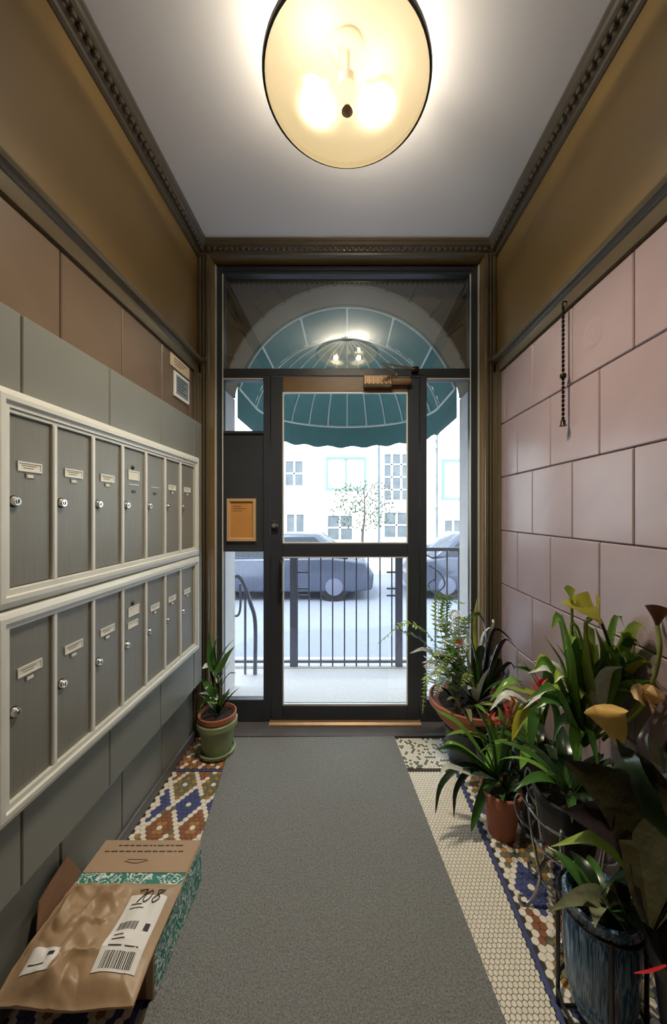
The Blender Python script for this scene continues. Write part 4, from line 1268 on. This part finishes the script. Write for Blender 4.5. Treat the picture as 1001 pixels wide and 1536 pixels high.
# railing across the landing
RY = 3.10
rg = thing('iron_railing', 'grey iron railing with vertical bars across the landing outside', 'railing', (0, RY, 0))
bme = MB().box(-.006, .006, -.006, .006, 0, 1.0).mesh('bar', M['rail_iron'])
x = -.43
while x < .40:
    inst('bar', bme, (x, RY, .0), rg); x += .1018
pme = MB().box(-.030, .030, -.02, .02, 0, 1.05).mesh('post', M['rail_iron'])
for x in (-.46, .445): inst('post', pme, (x, RY, 0), rg)
for x0 in (-.43, .34):
    for z in (.60, .66, .80): MB().box(x0, x0 + .10, RY - .006, RY + .006, z, z + .014).build('lattice_bar', M['rail_iron'], rg)
MB().box(-1.5, 1.5, RY - .018, RY + .018, .99, 1.02).build('top_rail', M['rail_iron'], rg)
MB().box(-1.5, 1.5, RY - .012, RY + .012, .03, .05).build('bottom_rail', M['rail_iron'], rg)
for x in (.56, .66, .76, .86, .96):
    inst('bar', bme, (x, RY, 0), rg)
MB().tube(curve([(.70, RY, .87), (.80, RY, .80), (.84, RY, .70), (.76, RY, .63), (.70, RY, .70), (.77, RY, .76)], 26), .008, 8).build('scroll', M['rail_iron'], rg, smooth=True)
struct(MB().box(-1.6, 1.6, 3.06, 3.28, -.10, .0).build('trim_%d' % n, M['outtrim'])); n += 1
hr = thing('stair_handrail', 'curved grey tube handrail seen through the lower left side window', 'handrail', (-.85, 2.95, 0))
H_ = lambda x, y: tuple(at(x, y, 2.95))
MB().tube(curve([H_(352, 900), H_(348, 874), H_(356, 864), H_(366, 876), H_(376, 905), H_(383, 935), (-.755, 2.95, .0)], 36), .016, 10).build('rail', M['rail_iron'], hr, smooth=True)
MB().tube(curve([H_(360, 876), H_(361, 905), H_(358, 922), H_(350, 924)], 16), .010, 8).build('loop', M['rail_iron'], hr, smooth=True)
MB().tube([H_(368, 880), (-.836, 2.95, .0)], .010, 8).build('post', M['rail_iron'], hr)
# street, pavement
struct(MB().box(-30, 30, 3.30, 40, -.9, -.60).build('street', M['street']))
struct(MB().box(-30, 30, 11.2, 15, -.60, -.47).build('pavement', M['landing']))
# parked cars
def car(loc, label, flip=1):
    c = thing('parked_car', label, 'car', loc, 'cars parked across the street')
    x, y, z = loc
    side = [(-2.15, .22), (-2.2, .55), (-2.12, .80), (-1.2, .92), (1.25, .95), (2.0, .86), (2.18, .60), (2.15, .25), (1.75, .20), (-1.75, .20)]
    MB().prism([(x + flip * a, z + b) for a, b in side], 'y', y - .85, y + .85).build('body', M['carpaint'], c, bevel=.06, smooth=True, seg=3)
    lo = [(-1.35, .90), (1.65, .92)]; hi = [(-.55, 1.45), (.95, 1.45)]
    vs = []
    for yy, k in ((-.78, 0), (.78, 0)):
        vs += [(x + flip * lo[0][0], y + yy, z + lo[0][1]), (x + flip * lo[1][0], y + yy, z + lo[1][1]), (x + flip * hi[1][0], y + yy * .80, z + hi[1][1]), (x + flip * hi[0][0], y + yy * .80, z + hi[0][1])]
    MB().add(vs, [(0, 1, 2, 3), (7, 6, 5, 4), (3, 2, 6, 7), (0, 3, 7, 4), (1, 5, 6, 2), (0, 4, 5, 1)]).build('cabin', M['carpaint'], c, bevel=.05, smooth=True, seg=3)
    for (a0_, a1_, b0_, b1_) in ((-1.10, -.52, .10, .42), (.15, .10, .42, .42)):
        pass
    for q in ((-1.05, .12, -.45, .12), (.20, 1.35, .20, .88)):
        vs = [(x + flip * q[0], y - .79, z + .97), (x + flip * q[1], y - .79, z + .97), (x + flip * q[3], y - .655, z + 1.38), (x + flip * q[2], y - .655, z + 1.38)]
        MB().add(vs + [(a, b + .03, d) for a, b, d in vs], [(0, 1, 2, 3), (7, 6, 5, 4), (0, 4, 5, 1), (1, 5, 6, 2), (2, 6, 7, 3), (3, 7, 4, 0)]).build('side_window', M['carwin'], c)
    for a in (-1.35, 1.32):
        for yy in (-.80, .62):
            wv = MB().lathe([(0, -.02), (.19, -.02), (.22, 0), (.31, 0), (.32, .03), (.32, .17), (.30, .19), (0, .19)], (x + flip * a, y + yy - .03, z + .32), 24, 'y').build('wheel', M['tire'], c, smooth=True)
            MB().lathe([(0, -.03), (.08, -.03), (.19, -.022)], (x + flip * a, y + yy - .03, z + .32), 18, 'y').build('hub_cap', M['rail_iron'], wv, smooth=True)
    return c
car((-1.6, 8.6, -.6), 'blue grey car parked across the street, seen left through the door glass')
car((3.5, 8.7, -.6), 'blue grey car parked across the street, seen through the right side window', -1)
# street tree
tr = thing('street_tree', 'small sparse street tree in front of the white building', 'tree', (.55, 11.8, -.6))
MB().tube(curve([(.55, 11.8, -.6), (.50, 11.8, .5), (.58, 11.8, 1.3), (.55, 11.8, 2.2)], 12), [.06 - .004 * k for k in range(13)], 8).build('trunk', M['bark'], tr, smooth=True)
random.seed(61)
lf = MB()
for k in range(420):
    while True:
        d = Vector((random.uniform(-1, 1), random.uniform(-1, 1), random.uniform(-1, 1)))
        if d.length < 1: break
    p = Vector((.55 + d.x * 1.15, 11.8 + d.y * .8, 1.55 + d.z * .9))
    a = Vector((random.uniform(-1, 1), random.uniform(-1, 1), random.uniform(-1, 1))).normalized() * .06
    b = a.orthogonal().normalized() * .03
    lf.add([p - a, p + b, p + a, p - b], [(0, 1, 2, 3)])
lf.build('foliage', M['treeleaf'], tr)
for k in range(6):
    a = k * 1.05
    MB().tube(curve([(.56, 11.8, 1.0 + k * .15), (.55 + math.cos(a) * .4, 11.8 + math.sin(a) * .3, 1.4 + k * .14), (.55 + math.cos(a) * .85, 11.8 + math.sin(a) * .6, 1.7 + k * .12)], 6), .012, 5).build('branch', M['bark'], tr)
# building opposite
BY = 15.0
bd = thing('building', 'bright white building with mint green windows across the street', 'building', (0, BY, -.6))
MB().box(-14, 14, BY, BY + 6, -.6, 10).build('facade', M['bldg'], bd)
for z in (1.55, 4.0, 4.35):
    MB().box(-14, 14, BY - .10, BY, z, z + .14).build('band', M['bldg'], bd)
def bwin(x0, x1, z0, z1, fm='mint', cols=2, rows=2, pm='bwin'):
    f = MB().ring_frame((x0, x1, z0, z1), [(0, 0), (0, -.08), (.10, -.08), (.10, 0)], lambda u, v, h: (u, BY + h, v))
    for k in range(1, cols):
        xx = x0 + (x1 - x0) * k / cols; f.box(xx - .04, xx + .04, BY - .06, BY, z0 + .05, z1 - .05)
    for k in range(1, rows):
        zz = z0 + (z1 - z0) * k / rows; f.box(x0 + .05, x1 - .05, BY - .06, BY, zz - .03, zz + .03)
    f = f.build('window', M[fm], bd)
    MB().box(x0 + .05, x1 - .05, BY - .03, BY - .005, z0 + .05, z1 - .05).build('pane', M[pm], f)
M['palepane'] = mat('pale_blind_pane', (200, 206, 204), .4)
bwin(-.90, .80, 2.25, 3.65, 'mint', 2, 1, 'palepane')
bwin(-2.65, -1.75, 2.35, 3.55, 'bldg', 2, 2)
bwin(-2.60, -1.70, .35, 1.35, 'bldg', 2, 1)
bwin(1.45, 2.65, 1.75, 3.85, 'bldg', 3, 4)
bwin(1.45, 2.65, .20, 1.42, 'bldg', 2, 2)
bwin(-.90, .3, .10, 1.30, 'bldg', 2, 2)
bwin(3.95, 4.85, 1.85, 3.55, 'mint', 1, 1, 'palepane')
bwin(3.95, 4.85, -.10, 1.1, 'bldg', 2, 2)
bwin(-4.7, -3.8, 2.0, 3.6, 'mint', 2, 1)
bwin(-4.7, -3.8, 0, 1.2, 'bldg', 2, 1)
MB().box(1.28, 1.36, BY - .12, BY, -.47, 6).build('drain_pipe', M['bwin'], bd)
MB().box(3.70, 3.76, BY - .12, BY, -.47, 6).build('drain_pipe', M['bwin'], bd)
